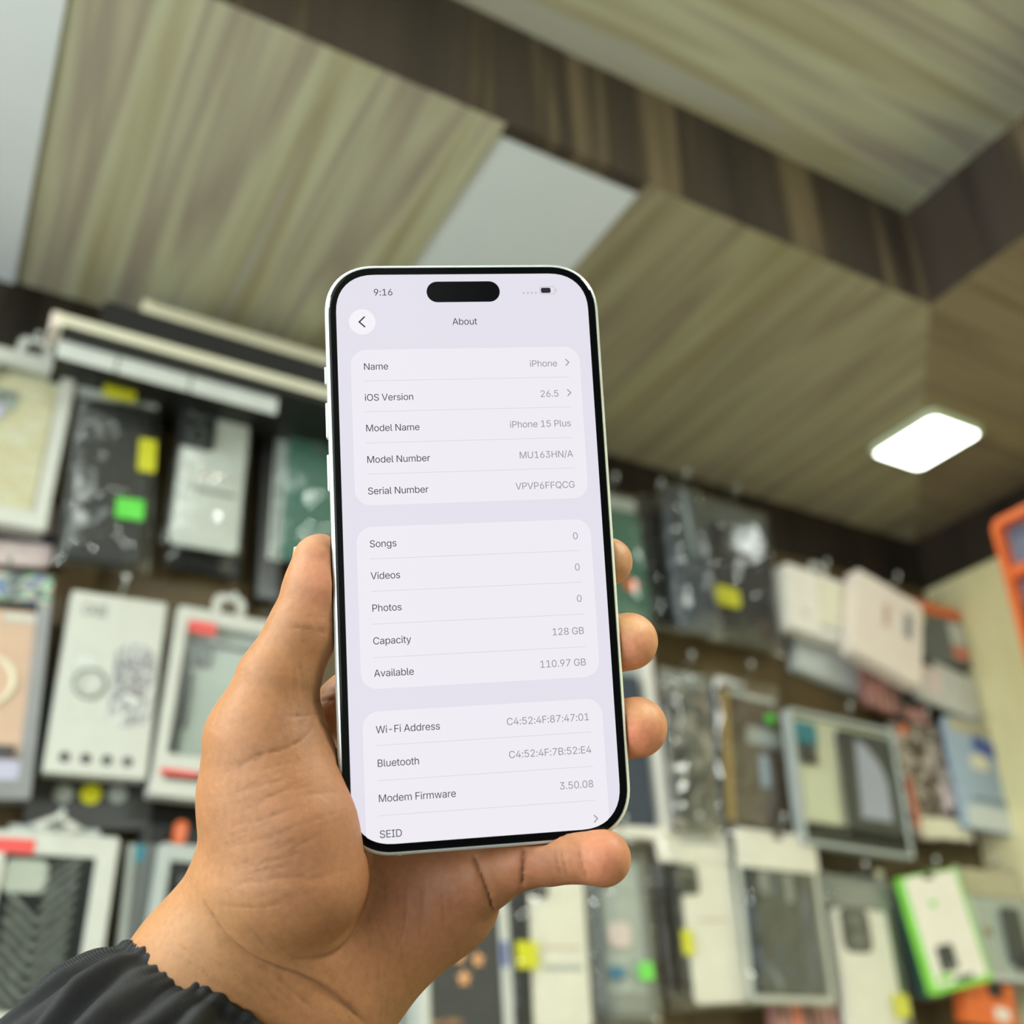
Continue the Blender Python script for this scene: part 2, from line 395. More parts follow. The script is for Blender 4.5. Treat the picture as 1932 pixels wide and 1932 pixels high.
for x in (319.4, 326.5, 333.5, 340.4):
    c = P(x, 34.4); r = 1.75 * SW / 430 * MM
    m_.add([(c[0] + r * math.cos(k * .524), -0.045 * MM, c[1] + r * math.sin(k * .524)) for k in range(12)], [tuple(range(12))])
m_.build('signal_dots', scr_pale, screen)
screen_piece('battery_outline', scr_pale, 347, 23, 374.6, 37.2, 4.6, 0.03, screen)
screen_piece('battery_inside', scr_bg, 347.9, 23.9, 373.7, 36.3, 4.0, 0.04, screen)
screen_piece('battery_charge', scr_dark, 349.5, 25.4, 366.4, 34.8, 2.8, 0.05, screen)
screen_piece('battery_tip', scr_pale, 375.4, 28, 377.0, 32.2, 0.8, 0.04, screen)
def lettering(name, s, x, y, size, material, align='LEFT', weight=0.0, spacing=0.97):
    me = text_mesh(s, size * 1.31 * SW / 430 * MM, align, spacing, weight)
    px, pz = P(x, y)
    for v in me.vertices:
        v.co = (v.co.x + px, -0.05 * MM, v.co.y + pz)
    return link(name, me, material, screen)
lettering('clock', '9:16', 62.6, 36.6, 17.2, scr_dark, weight=0.000012)
lettering('heading', 'About', 215.3, 89.5, 17.2, scr_dark, 'CENTER', weight=0.000022)
for y, k, v, xr in ((165.5, 'Name', 'iPhone', 370.6), (218.6, 'iOS Version', '26.5', 370.4), (270.6, 'Model Name', 'iPhone 15 Plus', 388), (323.6, 'Model Number', 'MU163HN/A', 388), (376.2, 'Serial Number', 'VPVP6FFQCG', 388),
                    (463.4, 'Songs', '0', 388), (515.6, 'Videos', '0', 388), (567.8, 'Photos', '0', 388), (620.6, 'Capacity', '128 GB', 388), (672.0, 'Available', '110.97 GB', 388),
                    (760.6, 'Wi-Fi Address', 'C4:52:4F:87:47:01', 388), (812.8, 'Bluetooth', 'C4:52:4F:7B:52:E4', 388), (867.0, 'Modem Firmware', '3.50.08', 388)):
    lettering('row_title', k, 42, y, 17.0, scr_dark)
    lettering('row_value', v, xr, y, 17.0, scr_grey, 'RIGHT')
lettering('row_title', 'SEID', 42, 921.6, 17.0, scr_dark)
# side buttons and the antenna line, on the left and bottom edges
for v0, v1 in ((51.6, 46.6), (41.4, 31.4), (26.8, 16.6)):
    MB().slab(0.9 * MM, (v0 - v1) * MM, 2.6 * MM, 0.4 * MM, 0.2 * MM, x=-39.0 * MM, y=2.6 * MM, z=(v0 + v1) / 2 * MM).build('side_button', alu, phone, True)
line_m = mat('antenna_line', (200, 204, 204), 0.5, var=0)
MB().slab(1.2 * MM, 0.5 * MM, 5.2 * MM, 0.1 * MM, 0.05 * MM, x=-23.5 * MM, y=1.2 * MM, z=-80.15 * MM).build('antenna_line', line_m, phone)
back_m = mat('pale_back_glass', (222, 232, 228), 0.3, var=0.02)
MB().slab(72.0 * MM, 155.0 * MM, 0.5 * MM, 12 * MM, 0.2 * MM, y=7.6 * MM, n=10).build('back_glass', back_m, phone)

# ------------------------------------------------------------------ the hand: one continuous skin surface
def H(px, py, w):
    """a point on the sight line at height w (mm) over the phone's glass, in phone axes"""
    d = np.array([(px - 966) / FOC, (py - 966) / FOC, 1.0])
    n = PHONE_A[:, 2]; s = (PHONE_T @ n + w) / (d @ n)
    return (d * s - PHONE_T) @ PHONE_A

def chain(pts):
    return [(H(*a[:3]), a[3], H(*b[:3]), b[3]) for a, b in zip(pts[:-1], pts[1:])]

#HANDDEF
THUMB = chain([(603, 1058, -7, 7.4), (596, 1108, -7, 8.4), (571, 1190, -7, 9.3), (524, 1285, -7, 10.8), (500, 1390, -8, 14.6)])
META = chain([(500, 1397, -8, 15.2), (492, 1500, -9, 15.2), (496, 1630, -12, 16.5)])
THENAR = chain([(546, 1450, -5, 9.8), (568, 1560, -1.5, 12.8), (588, 1655, -1.5, 14.4)]) + chain([(535, 1480, -5, 14), (530, 1650, -5, 18)])
WRIST = chain([(490, 1690, -14, 19.5), (385, 1850, -18, 20.0), (230, 2080, -18, 22)]) + chain([(612, 1884, -20, 16.6), (530, 1990, -22, 18.5), (380, 2230, -22, 21)]) + chain([(520, 1780, -16, 17), (400, 2010, -16, 18)])
PALM = chain([(616, 1880, -21, 16.4), (832, 1688, -25, 15.6)]) + chain([(600, 1760, -20, 18), (740, 1610, -28, 15)]) + chain([(640, 1640, -27, 15), (690, 1400, -32, 13)]) \
     + chain([(835, 1690, -27, 14), (800, 1500, -33, 12)]) + chain([(720, 1600, -28, 14), (760, 1440, -33, 12)])
WEB = chain([(540, 1430, -16, 9), (625, 1412, -27, 9), (690, 1376, -30, 9)])
INDEX = chain([(660, 1336, -26, 10.2), (900, 1130, -37, 9.5), (1080, 1070, -26, 8.2), (1148, 1060, -10, 6.9)])
MIDDLE = chain([(750, 1400, -28, 11), (985, 1270, -38, 9.5), (1130, 1220, -25, 8.5), (1187, 1210, -9, 8.1)])
RING = chain([(800, 1490, -28, 10.5), (1010, 1410, -37, 9.3), (1145, 1382, -24, 8.5), (1202, 1372, -8, 8.4)])
PINKY = chain([(845, 1656, -22, 12), (905, 1648, -16, 10.4), (985, 1626, -9, 6.9), (1040, 1618, -5, 6.9), (1078, 1616, -2, 6.5), (1138, 1619, 2.3, 7.3)])

def hand_field(Pm):
    def caps(lst, k):
        out = None
        for a, ra, b, rb in lst:
            ab = (b - a).astype(np.float32); L2 = float(ab @ ab)
            q = Pm - a.astype(np.float32)
            t = np.clip((q @ ab) / L2, 0, 1)
            d = np.sqrt(((q - t[..., None] * ab) ** 2).sum(-1)) - (ra + t * (rb - ra))
            out = d if out is None else smin(out, d, k)
        return out
    def smin(a, b, k):
        h = np.clip(0.5 + 0.5 * (b - a) / k, 0, 1)
        return b + h * (a - b) - k * h * (1 - h)
    base = caps(PALM, 8)
    base = smin(base, caps(WRIST, 9), 12)
    th = smin(caps(META, 6), caps(THENAR, 8), 8)
    base = smin(base, th, 5)
    base = smin(base, caps(WEB, 4), 5)
    thumb = caps(THUMB, 2.5)
    base = smin(base, thumb, 5)
    for f in (INDEX, MIDDLE, RING):
        base = smin(base, caps(f, 2.0), 2.5)
    base = smin(base, caps(PINKY, 2.0), 3.0)
    # press the flesh flat against the phone's edges and back
    q = np.abs(Pm - np.array([0, 0, -3.95], np.float32)) - np.array([38.9 - 3, 80.45 - 3, 3.95 - 3], np.float32)
    # rounded in plan: corner radius of the case
    qu = np.abs(Pm[..., 0]) - (38.9 - 13); qv = np.abs(Pm[..., 1]) - (80.45 - 13)
    plan = np.sqrt(np.maximum(qu, 0) ** 2 + np.maximum(qv, 0) ** 2) + np.minimum(np.maximum(qu, qv), 0) - 13
    dep = np.abs(Pm[..., 2] + 3.9) - 3.9
    ph = np.minimum(np.maximum(plan, dep), 0) + np.sqrt(np.maximum(plan, 0) ** 2 + np.maximum(dep, 0) ** 2) - 0.15
    h = np.clip(0.5 - 0.5 * (base + ph) / 0.8, 0, 1)
    return base + h * (-ph - base) + 0.8 * h * (1 - h)

def surface_nets(F, org, hs):
    S = F < 0
    nx, ny, nz = F.shape
    C = np.zeros((nx - 1, ny - 1, nz - 1), np.int8)
    for i in (0, 1):
        for j in (0, 1):
            for k in (0, 1):
                C += S[i:nx - 1 + i, j:ny - 1 + j, k:nz - 1 + k]
    idx = np.argwhere((C > 0) & (C < 8))
    ids = -np.ones(C.shape, np.int64); ids[tuple(idx.T)] = np.arange(len(idx))
    acc = np.zeros((len(idx), 3)); cnt = np.zeros(len(idx))
    for ax in range(3):
        o1, o2 = [a for a in range(3) if a != ax]
        for i in (0, 1):
            for j in (0, 1):
                p = idx.copy(); p[:, o1] += i; p[:, o2] += j
                q = p.copy(); q[:, ax] += 1
                fa = F[tuple(p.T)]; fb = F[tuple(q.T)]
                m = (fa < 0) != (fb < 0)
                t = np.where(m, fa / np.where(m, fa - fb, 1), 0)
                pt = p.astype(float); pt[:, ax] += t
                acc[m] += pt[m]; cnt[m] += 1
    V = acc / cnt[:, None] * hs + org
    quads = []
    for ax in range(3):
        o1, o2 = [(1, 2), (2, 0), (0, 1)][ax]
        sl_a = [slice(None)] * 3; sl_b = [slice(None)] * 3
        sl_a[ax] = slice(0, -1); sl_b[ax] = slice(1, None)
        cr = S[tuple(sl_a)] != S[tuple(sl_b)]
        e = np.argwhere(cr)
        e = e[(e[:, o1] > 0) & (e[:, o2] > 0) & (e[:, o1] < F.shape[o1] - 1) & (e[:, o2] < F.shape[o2] - 1)]
        def cid(d1, d2):
            p = e.copy(); p[:, o1] -= d1; p[:, o2] -= d2
            return ids[tuple(p.T)]
        q = np.stack([cid(1, 1), cid(0, 1), cid(0, 0), cid(1, 0)], 1)
        inside = S[tuple(e.T)]
        q[~inside] = q[~inside][:, ::-1]
        quads.append(q)
    return V, np.concatenate(quads)

HS = 0.62
lo = np.array([-108.0, -166.0, -56.0]); hi = np.array([58.0, 20.0, 26.0])
ax = [np.arange(lo[i], hi[i], HS) for i in range(3)]
F = np.empty(tuple(len(a) for a in ax), np.float32)
for s in range(0, len(ax[0]), 24):
    g = np.stack(np.meshgrid(ax[0][s:s + 24], ax[1], ax[2], indexing='ij'), -1).astype(np.float32)
    F[s:s + 24] = hand_field(g)
V, Q = surface_nets(F, lo, HS)

# pixel position of every vertex in the reference frame, used to lay the creases and the skin colours along the hand
def to_px(V):
    c = V @ PHONE_A.T + PHONE_T
    return np.stack([c[:, 0] / c[:, 2] * FOC + 966, c[:, 1] / c[:, 2] * FOC + 966], 1), c
def normals(V, Q):
    a, b, c, d = (V[Q[:, i]] for i in range(4))
    fn = np.cross(c - a, d - b); N = np.zeros_like(V)
    for i in range(4):
        for k in range(3): N[:, k] += np.bincount(Q[:, i], fn[:, k], len(V))
    return N / np.maximum(np.linalg.norm(N, axis=1, keepdims=True), 1e-9)
N = normals(V, Q)
PX, camc = to_px(V)
view = -camc / np.linalg.norm(camc, axis=1, keepdims=True)
facing = (N @ PHONE_A.T * view).sum(1)
front = np.clip(facing * 3, 0, 1)
def poly_dist(P, pts):
    d = np.full(len(P), 1e9)
    pts = np.array(pts, float)
    for a, b in zip(pts[:-1], pts[1:]):
        ab = b - a; t = np.clip(((P - a) @ ab) / (ab @ ab), 0, 1)
        d = np.minimum(d, np.linalg.norm(P - a - t[:, None] * ab, axis=1))
    return d
CREASES = [  # (points, depth mm, half width px, colour strength)
    ([(384, 1700), (398, 1728), (425, 1765), (468, 1803), (520, 1826), (572, 1842), (620, 1868), (662, 1902), (690, 1932)], 0.9, 5, 0.55),
    ([(468, 1812), (520, 1842), (560, 1876), (600, 1915)], 0.4, 4, 0.4),
    ([(703, 1640), (700, 1690), (680, 1740), (650, 1790), (600, 1812), (540, 1808)], 0.7, 6, 0.35),
    ([(700, 1612), (706, 1660), (690, 1720)], 0.6, 6, 0.3),
    ([(893, 1612), (908, 1650), (922, 1690), (930, 1722)], 1.2, 4.5, 0.9),
    ([(989, 1598), (987, 1630), (986, 1672)], 1.1, 4, 0.9),
    ([(1047, 1600), (1052, 1630), (1062, 1662)], 0.4, 4, 0.5),
    ([(1058, 1598), (1064, 1630), (1072, 1660)], 0.35, 3.5, 0.4),
    ([(1094, 1590), (1096, 1625), (1108, 1660)], 0.5, 5, 0.45),
    ([(545, 1183), (580, 1186), (610, 1192), (634, 1200)], 0.45, 5, 0.6),
    ([(470, 1428), (505, 1420), (545, 1410), (575, 1392), (592, 1370)], 0.5, 4, 0.7),
    ([(420, 1460), (460, 1440), (520, 1418)], 0.25, 4, 0.5),
    ([(430, 1500), (500, 1478), (560, 1468)], 0.22, 4, 0.35), ([(450, 1520), (520, 1500), (575, 1470)], 0.22, 3.5, 0.4),
    ([(440, 1560), (500, 1545), (565, 1520)], 0.2, 4, 0.35), ([(400, 1600), (470, 1590), (560, 1560), (600, 1535)], 0.2, 4, 0.3),
    ([(430, 1640), (500, 1630), (590, 1600)], 0.2, 4, 0.3), ([(420, 1670), (500, 1660), (560, 1650)], 0.2, 4, 0.3), ([(400, 1705), (480, 1715), (560, 1700)], 0.25, 4, 0.35),
    ([(535, 1250), (537, 1300), (540, 1345)], 0.15, 3, 0.2), ([(550, 1240), (553, 1300), (558, 1350)], 0.15, 3, 0.2), ([(566, 1240), (570, 1300), (574, 1345)], 0.15, 3, 0.2),
    ([(540, 1352), (575, 1350), (600, 1345)], 0.3, 5, 0.5), ([(600, 1355), (620, 1375), (640, 1410)], 0.4, 4, 0.4),
    ([(600, 1310), (640, 1300)], 0.3, 3, 0.4), ([(590, 1325), (612, 1322), (640, 1318)], 0.5, 3.5, 0.6),
    ([(762, 1640), (768, 1700), (762, 1760), (740, 1800)], 0.35, 5, 0.25), ([(800, 1650), (800, 1720), (790, 1780)], 0.25, 5, 0.2),
    ([(745, 1800), (765, 1840), (770, 1880)], 0.3, 4, 0.3), ([(640, 1870), (665, 1900), (690, 1932)], 0.5, 5, 0.4),
]
crease = np.zeros(len(V)); disp = np.zeros(len(V))
def smooth(pts, n=3):
    p = [np.array(q, float) for q in pts]
    for _ in range(n):
        o = [p[0]]
        for a, b in zip(p[:-1], p[1:]): o += [a * .75 + b * .25, a * .25 + b * .75]
        p = o + [p[-1]]
    return np.array(p)
def poly_param(P, pts):
    """distance to a smoothed line, place along it 0..1, and on which side"""
    pts = smooth(pts); d = np.full(len(P), 1e9); u = np.zeros(len(P)); sd = np.zeros(len(P))
    L = np.linalg.norm(pts[1:] - pts[:-1], axis=1); tot = L.sum(); acc = 0
    for a, b, l in zip(pts[:-1], pts[1:], L):
        ab = b - a; t = np.clip(((P - a) @ ab) / (ab @ ab), 0, 1)
        dd = np.linalg.norm(P - a - t[:, None] * ab, axis=1); m = dd < d
        d[m] = dd[m]; u[m] = (acc + t[m] * l) / tot; acc += l
        sd[m] = (ab[0] * (P[m, 1] - a[1]) - ab[1] * (P[m, 0] - a[0])) / l
    return d, u, sd
rnd = random.Random(11)
def carve(pts, dep, wd, cs, taper=0.25):
    global crease, disp
    lo_, hi_ = np.min(pts, 0) - 40, np.max(pts, 0) + 40
    sel = np.where((PX > lo_).all(1) & (PX < hi_).all(1) & (front > 0.02))[0]
    if not len(sel): return
    d, u, _ = poly_param(PX[sel], pts)
    wob = 0.75 + 0.25 * np.sin(u * 23 + pts[0][0]) if dep < 0.5 else 1.0
    tp = np.clip(np.minimum(u, 1 - u) / taper, 0, 1) ** 0.7 * wob
    g = np.exp(-(d / wd) ** 2) * front[sel] * tp
    soft = np.exp(-(d / (wd * 3.2)) ** 2) * front[sel] * tp * 0.35
    disp[sel] = np.maximum(disp[sel], dep * (g + soft)); crease[sel] = np.maximum(crease[sel], cs * g)
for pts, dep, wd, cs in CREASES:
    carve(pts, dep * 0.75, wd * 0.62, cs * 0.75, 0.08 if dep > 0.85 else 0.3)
# the heel of the thumb folds over the wrist: the wrist side of the crease sits lower
def ledge(pts, dep, reach):
    global disp
    d, u, sd = poly_param(PX, pts); k = 1 / (1 + np.exp(-sd / 2.2))          # 1 on the wrist side
    disp += (k * dep * np.exp(-d / reach) - (1 - k) * dep * 0.45 * np.exp(-(d / (reach * .8)) ** 2)) * front * np.clip(np.minimum(u, 1 - u) / 0.25, 0, 1)
ledge(CREASES[0][0], 1.1, 22)
ledge([(705, 1640), (702, 1690), (682, 1740), (650, 1790), (600, 1815)][::-1], 0.5, 16)
# many fine slanting skin lines over the ball of the thumb, the wrist and the thumb's first joint
def scatter(n, x0, x1, y0, y1, ang, length, dep):
    for _ in range(n):
        x, y = rnd.uniform(x0, x1), rnd.uniform(y0, y1); a = math.radians(ang + rnd.gauss(0, 6)); l = length * rnd.uniform(.5, 1.3); bend = rnd.uniform(-6, 6)
        carve([(x, y), (x + l / 2 * math.cos(a), y + l / 2 * math.sin(a) + bend), (x + l * math.cos(a), y + l * math.sin(a))], dep * rnd.uniform(.5, 1.2), rnd.uniform(1.8, 2.8), 0.4 * rnd.uniform(.4, 1.2), 0.45)
scatter(46, 395, 560, 1440, 1710, -20, 90, 0.12)
scatter(26, 330, 520, 1740, 1900, 36, 110, 0.12)
scatter(16, 540, 620, 1160, 1210, 6, 50, 0.10)
scatter(14, 520, 590, 1215, 1340, 86, 60, 0.10)
scatter(22, 690, 860, 1640, 1860, 84, 90, 0.10)
scatter(18, 560, 690, 1700, 1860, 60, 80, 0.08)
V = V - N * disp[:, None]

# skin colour: redder fingertips, browner knuckles and palm, with light and shade painted in
col = np.tile(np.array(lin((175, 122, 82))), (len(V), 1))
def blob(px, py, rx, ry, rgb, k, ang=0.0):
    global col
    c, s = math.cos(ang), math.sin(ang)
    d = PX - (px, py); x = (d[:, 0] * c + d[:, 1] * s) / rx; y = (-d[:, 0] * s + d[:, 1] * c) / ry
    g = (np.exp(-(x * x + y * y)) * k)[:, None]
    col = col * (1 - g) + np.array(lin(rgb)) * g
blob(800, 1700, 230, 150, (154, 100, 71), 0.85)  # darker palm skin, plus shade below the phone painted in
blob(600, 1570, 110, 160, (168, 114, 82), 0.6)
blob(1190, 1215, 60, 60, (228, 150, 116), 0.9); blob(1190, 1178, 60, 24, (218, 170, 120), 0.7)  # pink tip brightened for missing light; second blob paints its lit upper side
blob(1195, 1390, 62, 60, (228, 142, 108), 0.9); blob(1215, 1340, 64, 22, (212, 160, 114), 0.6)  # ring fingertip likewise, lit top side painted by the second blob
blob(1150, 1060, 50, 50, (204, 152, 112), 0.8)
blob(1140, 1620, 62, 60, (198, 126, 94), 0.95)
blob(1000, 1630, 60, 50, (172, 112, 82), 0.8)
blob(605, 1090, 40, 80, (216, 146, 114), 0.8)  # pink thumb pad, its colour lifted to stand for frontal light
blob(540, 1370, 70, 60, (146, 100, 70), 0.6)
blob(610, 1310, 40, 40, (136, 98, 68), 0.7)
blob(400, 1780, 140, 120, (184, 138, 92), 0.6)  # lighter wrist: light from the left painted into the skin
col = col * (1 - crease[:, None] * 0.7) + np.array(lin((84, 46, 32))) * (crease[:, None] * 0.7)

Vw = np.array([phone_to_world(p) for p in V[:1]])
Vw = np.array(CAM) + ((V @ PHONE_A.T + PHONE_T) @ RW) * 0.001
root = np.array(CAM) + ((H(480, 1800, -18) @ PHONE_A.T + PHONE_T) @ RW) * 0.001
me = bpy.data.meshes.new('person')
me.vertices.add(len(V)); me.vertices.foreach_set('co', (Vw - root).astype(np.float32).ravel())
me.loops.add(len(Q) * 4); me.loops.foreach_set('vertex_index', Q.astype(np.int32).ravel())
me.polygons.add(len(Q)); me.polygons.foreach_set('loop_start', np.arange(0, len(Q) * 4, 4, dtype=np.int32))
me.update(calc_edges=True); me.validate()
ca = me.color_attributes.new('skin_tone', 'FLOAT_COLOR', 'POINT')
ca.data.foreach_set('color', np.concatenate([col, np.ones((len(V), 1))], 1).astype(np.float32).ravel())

skin = bpy.data.materials.new('skin'); skin.use_nodes = True
nt = skin.node_tree; NN = nt.nodes; LL = nt.links; b = NN['Principled BSDF']
at = NN.new('ShaderNodeAttribute'); at.attribute_name = 'skin_tone'
tc = NN.new('ShaderNodeTexCoord')
nz = NN.new('ShaderNodeTexNoise'); nz.inputs['Scale'].default_value = 90; nz.inputs['Detail'].default_value = 6; LL.new(tc.outputs['Object'], nz.inputs['Vector'])
hs = NN.new('ShaderNodeHueSaturation'); mr = NN.new('ShaderNodeMapRange'); mr.inputs['To Min'].default_value = 0.86; mr.inputs['To Max'].default_value = 1.14
LL.new(nz.outputs['Fac'], mr.inputs['Value']); LL.new(mr.outputs['Result'], hs.inputs['Value']); LL.new(at.outputs['Color'], hs.inputs['Color'])
n2_ = NN.new('ShaderNodeTexNoise'); n2_.inputs['Scale'].default_value = 520; n2_.inputs['Detail'].default_value = 3; LL.new(tc.outputs['Object'], n2_.inputs['Vector'])
m2_ = NN.new('ShaderNodeMapRange'); m2_.inputs['To Min'].default_value = 0.90; m2_.inputs['To Max'].default_value = 1.10; m2_.inputs['From Min'].default_value = 0.25; m2_.inputs['From Max'].default_value = 0.75
LL.new(n2_.outputs['Fac'], m2_.inputs['Value'])
h2_ = NN.new('ShaderNodeHueSaturation'); LL.new(m2_.outputs['Result'], h2_.inputs['Value']); LL.new(hs.outputs['Color'], h2_.inputs['Color'])
LL.new(h2_.outputs['Color'], b.inputs['Base Color'])
b.inputs['Roughness'].default_value = 0.5; b.inputs['Specular IOR Level'].default_value = 0.35
b.inputs['Subsurface Weight'].default_value = 0.12; b.inputs['Subsurface Radius'].default_value = (1.0, 0.35, 0.2); b.inputs['Subsurface Scale'].default_value = 0.003
wv = NN.new('ShaderNodeTexNoise'); wv.inputs['Scale'].default_value = 700; wv.inputs['Detail'].default_value = 6; wv.inputs['Roughness'].default_value = 0.65; wv.inputs['Distortion'].default_value = 0.6; LL.new(tc.outputs['Object'], wv.inputs['Vector'])
bp = NN.new('ShaderNodeBump'); bp.inputs['Strength'].default_value = 0.75; bp.inputs['Distance'].default_value = 0.00018
LL.new(wv.outputs['Fac'], bp.inputs['Height']); LL.new(bp.outputs['Normal'], b.inputs['Normal'])
person = link('person', me, skin, None, True)
person.location = root.tolist()
tag(person, 'person seen only as a left hand in a black sleeve holding the white phone', 'person')
#HANDEND

# ------------------------------------------------------------------ thumbnail and jacket sleeve, parts of the person
def to_person(p):                                 # phone axes (mm) to the person's own axes (m)
    return np.array(CAM) + ((np.asarray(p) @ PHONE_A.T + PHONE_T) @ RW) * 0.001 - root
nail_m = mat('fingernail', (222, 178, 150), 0.25, var=0.04, coat=0.3)
def nail(name, c0, c1, half, side, lift):
    """a curved nail plate between two points (phone axes), bulging towards 'side'"""
    c0, c1, side = np.array(c0), np.array(c1), np.array(side, float); side /= np.linalg.norm(side)
    t = (c1 - c0); L = np.linalg.norm(t); t /= L; b = np.cross(t, side); b /= np.linalg.norm(b)
    rings = []
    for off in (0.0, -0.5):
        for k in range(9):
            u = k / 8; wk = half * (0.55 + 0.45 * math.sin(math.pi * min(1, .25 + .75 * u) ** 0.9)) if u > .85 else half
            rings.append([tuple(to_person(c0 + t * L * u + b * wk * s + side * (lift + off - (1 - math.cos(s * 1.15)) * half * 0.75 - max(0, .2 - u) * 2.2))) for s in np.linspace(-1, 1, 9)])
    v = [p for r in rings for p in r]; f = []
    for base in (0, 9):
        for i in range(8):
            for j in range(8):
                q = ((base + i) * 9 + j, (base + i) * 9 + j + 1, (base + i + 1) * 9 + j + 1, (base + i + 1) * 9 + j)
                f.append(q if base == 0 else q[::-1])
    m_ = MB(); m_.add(v, f); o = m_.build(name, nail_m, person, True); return o
tag(nail('thumbnail', H(597, 1092, -8), H(603, 1034, -8), 4.8, (-0.93, 0.05, 0.30), 7.15), 'pale thumbnail seen edge on')
tag(nail('little_fingernail', H(1128, 1616, -1.5), H(1166, 1618, 1.0), 4.2, (0.62, 0.25, -0.75), 6.4), 'little fingernail seen edge on')

cloth = bpy.data.materials.new('black_ribbed_cloth'); cloth.use_nodes = True
nt = cloth.node_tree; b = nt.nodes['Principled BSDF']
b.inputs['Roughness'].default_value = 0.75; b.inputs['Sheen Weight'].default_value = 0.03
tc = nt.nodes.new('ShaderNodeTexCoord'); uvw = nt.nodes.new('ShaderNodeUVMap'); uvw.uv_map = 'cloth'
w1 = nt.nodes.new('ShaderNodeTexWave'); w1.bands_direction = 'Y'; w1.inputs['Scale'].default_value = 32; w1.inputs['Distortion'].default_value = 0.5
nt.links.new(uvw.outputs['UV'], w1.inputs['Vector'])
rp = nt.nodes.new('ShaderNodeValToRGB'); rp.color_ramp.elements[0].color = lin((15, 15, 17)) + (1,); rp.color_ramp.elements[1].color = lin((24, 24, 26)) + (1,)
nt.links.new(w1.outputs['Fac'], rp.inputs['Fac']); nt.links.new(rp.outputs['Color'], b.inputs['Base Color'])
bp = nt.nodes.new('ShaderNodeBump'); bp.inputs['Strength'].default_value = 0.4; bp.inputs['Distance'].default_value = 0.0003
nt.links.new(w1.outputs['Fac'], bp.inputs['Height']); nt.links.new(bp.outputs['Normal'], b.inputs['Normal'])

def sleeve():
    rnd = random.Random(4)
    e0, e1 = H(246, 1775, -16), H(640, 2060, -18)           # the two sides of the cuff edge
    c = (e0 + e1) / 2; A = (e1 - e0) / 2; ra = np.linalg.norm(A); A /= ra
    w = -((c @ PHONE_A.T + PHONE_T) @ PHONE_A); w -= A * (A @ w); w /= np.linalg.norm(w)
    ax_ = np.cross(A, w); ax_ /= np.linalg.norm(ax_)
    if ax_[1] > 0: ax_ = -ax_                               # runs from the cuff down towards the elbow
    w = w - ax_ * 0.10; ax_ = ax_ - A * 0.10; ax_ /= np.linalg.norm(ax_)
    folds = [(rnd.uniform(0, 6.283), rnd.uniform(0.05, 0.11), rnd.uniform(0.8, 1.7), rnd.uniform(-.006, .006)) for _ in range(26)]
    nth, ns = 420, 90; v = []; uv = []
    for i in range(ns):
        s = i / (ns - 1) * 62.0
        # a short inner return, the gathered edge, then the cloth swells out
        for k in range(nth):
            th = 2 * math.pi * k / nth
            swell = 1 + 0.26 * (1 - math.exp(-s / 24)) + 0.10 * math.exp(-((s - 50) / 9) ** 2)
            r1 = ra * swell; r2 = 24.0 * swell
            f = 0
            for a0, wd, am, tw in folds:
                d = (th - a0 - tw * s + math.pi) % (2 * math.pi) - math.pi
                f += am * math.exp(-(d / wd) ** 2)
            g = f * (0.15 + 2.9 * min(1, s / 16)) * math.exp(-max(0, s - 40) / 30)
            g += 0.45 * math.sin(th * 64 + 2 * math.sin(th * 9)) * math.exp(-s / 5)
            g -= 1.6 * math.exp(-((s - 3.5) / 2.0) ** 2)
            if s > 38: g += 1.5 * math.sin(s * 0.45 + 1.2 * math.sin(th * 2)) * min(1, (s - 38) / 10)
            lipin = max(0, 1 - s / 1.6) ** 2 * 1.4
            p = c + A * math.cos(th) * (r1 + g - lipin) + w * math.sin(th) * (r2 + g - lipin) + ax_ * (s + 0.25 * math.sin(th * 31))
            v.append(tuple(to_person(p))); uv.append((k / nth * 4, s / 62.0))
    f_ = [(i * nth + k, i * nth + (k + 1) % nth, (i + 1) * nth + (k + 1) % nth, (i + 1) * nth + k) for i in range(ns - 1) for k in range(nth)]
    me = bpy.data.meshes.new('jacket_sleeve'); me.from_pydata(v, [], f_); me.update()
    ul = me.uv_layers.new(name='cloth')
    li = np.empty(len(me.loops), np.int32); me.loops.foreach_get('vertex_index', li)
    ul.data.foreach_set('uv', np.array(uv, np.float32)[li].ravel())
    o = link('jacket_sleeve', me, cloth, person, True)
    sd = o.modifiers.new('thickness', 'SOLIDIFY'); sd.thickness = 0.0009; sd.offset = 0
    tag(o, 'black gathered jacket cuff')
sleeve()

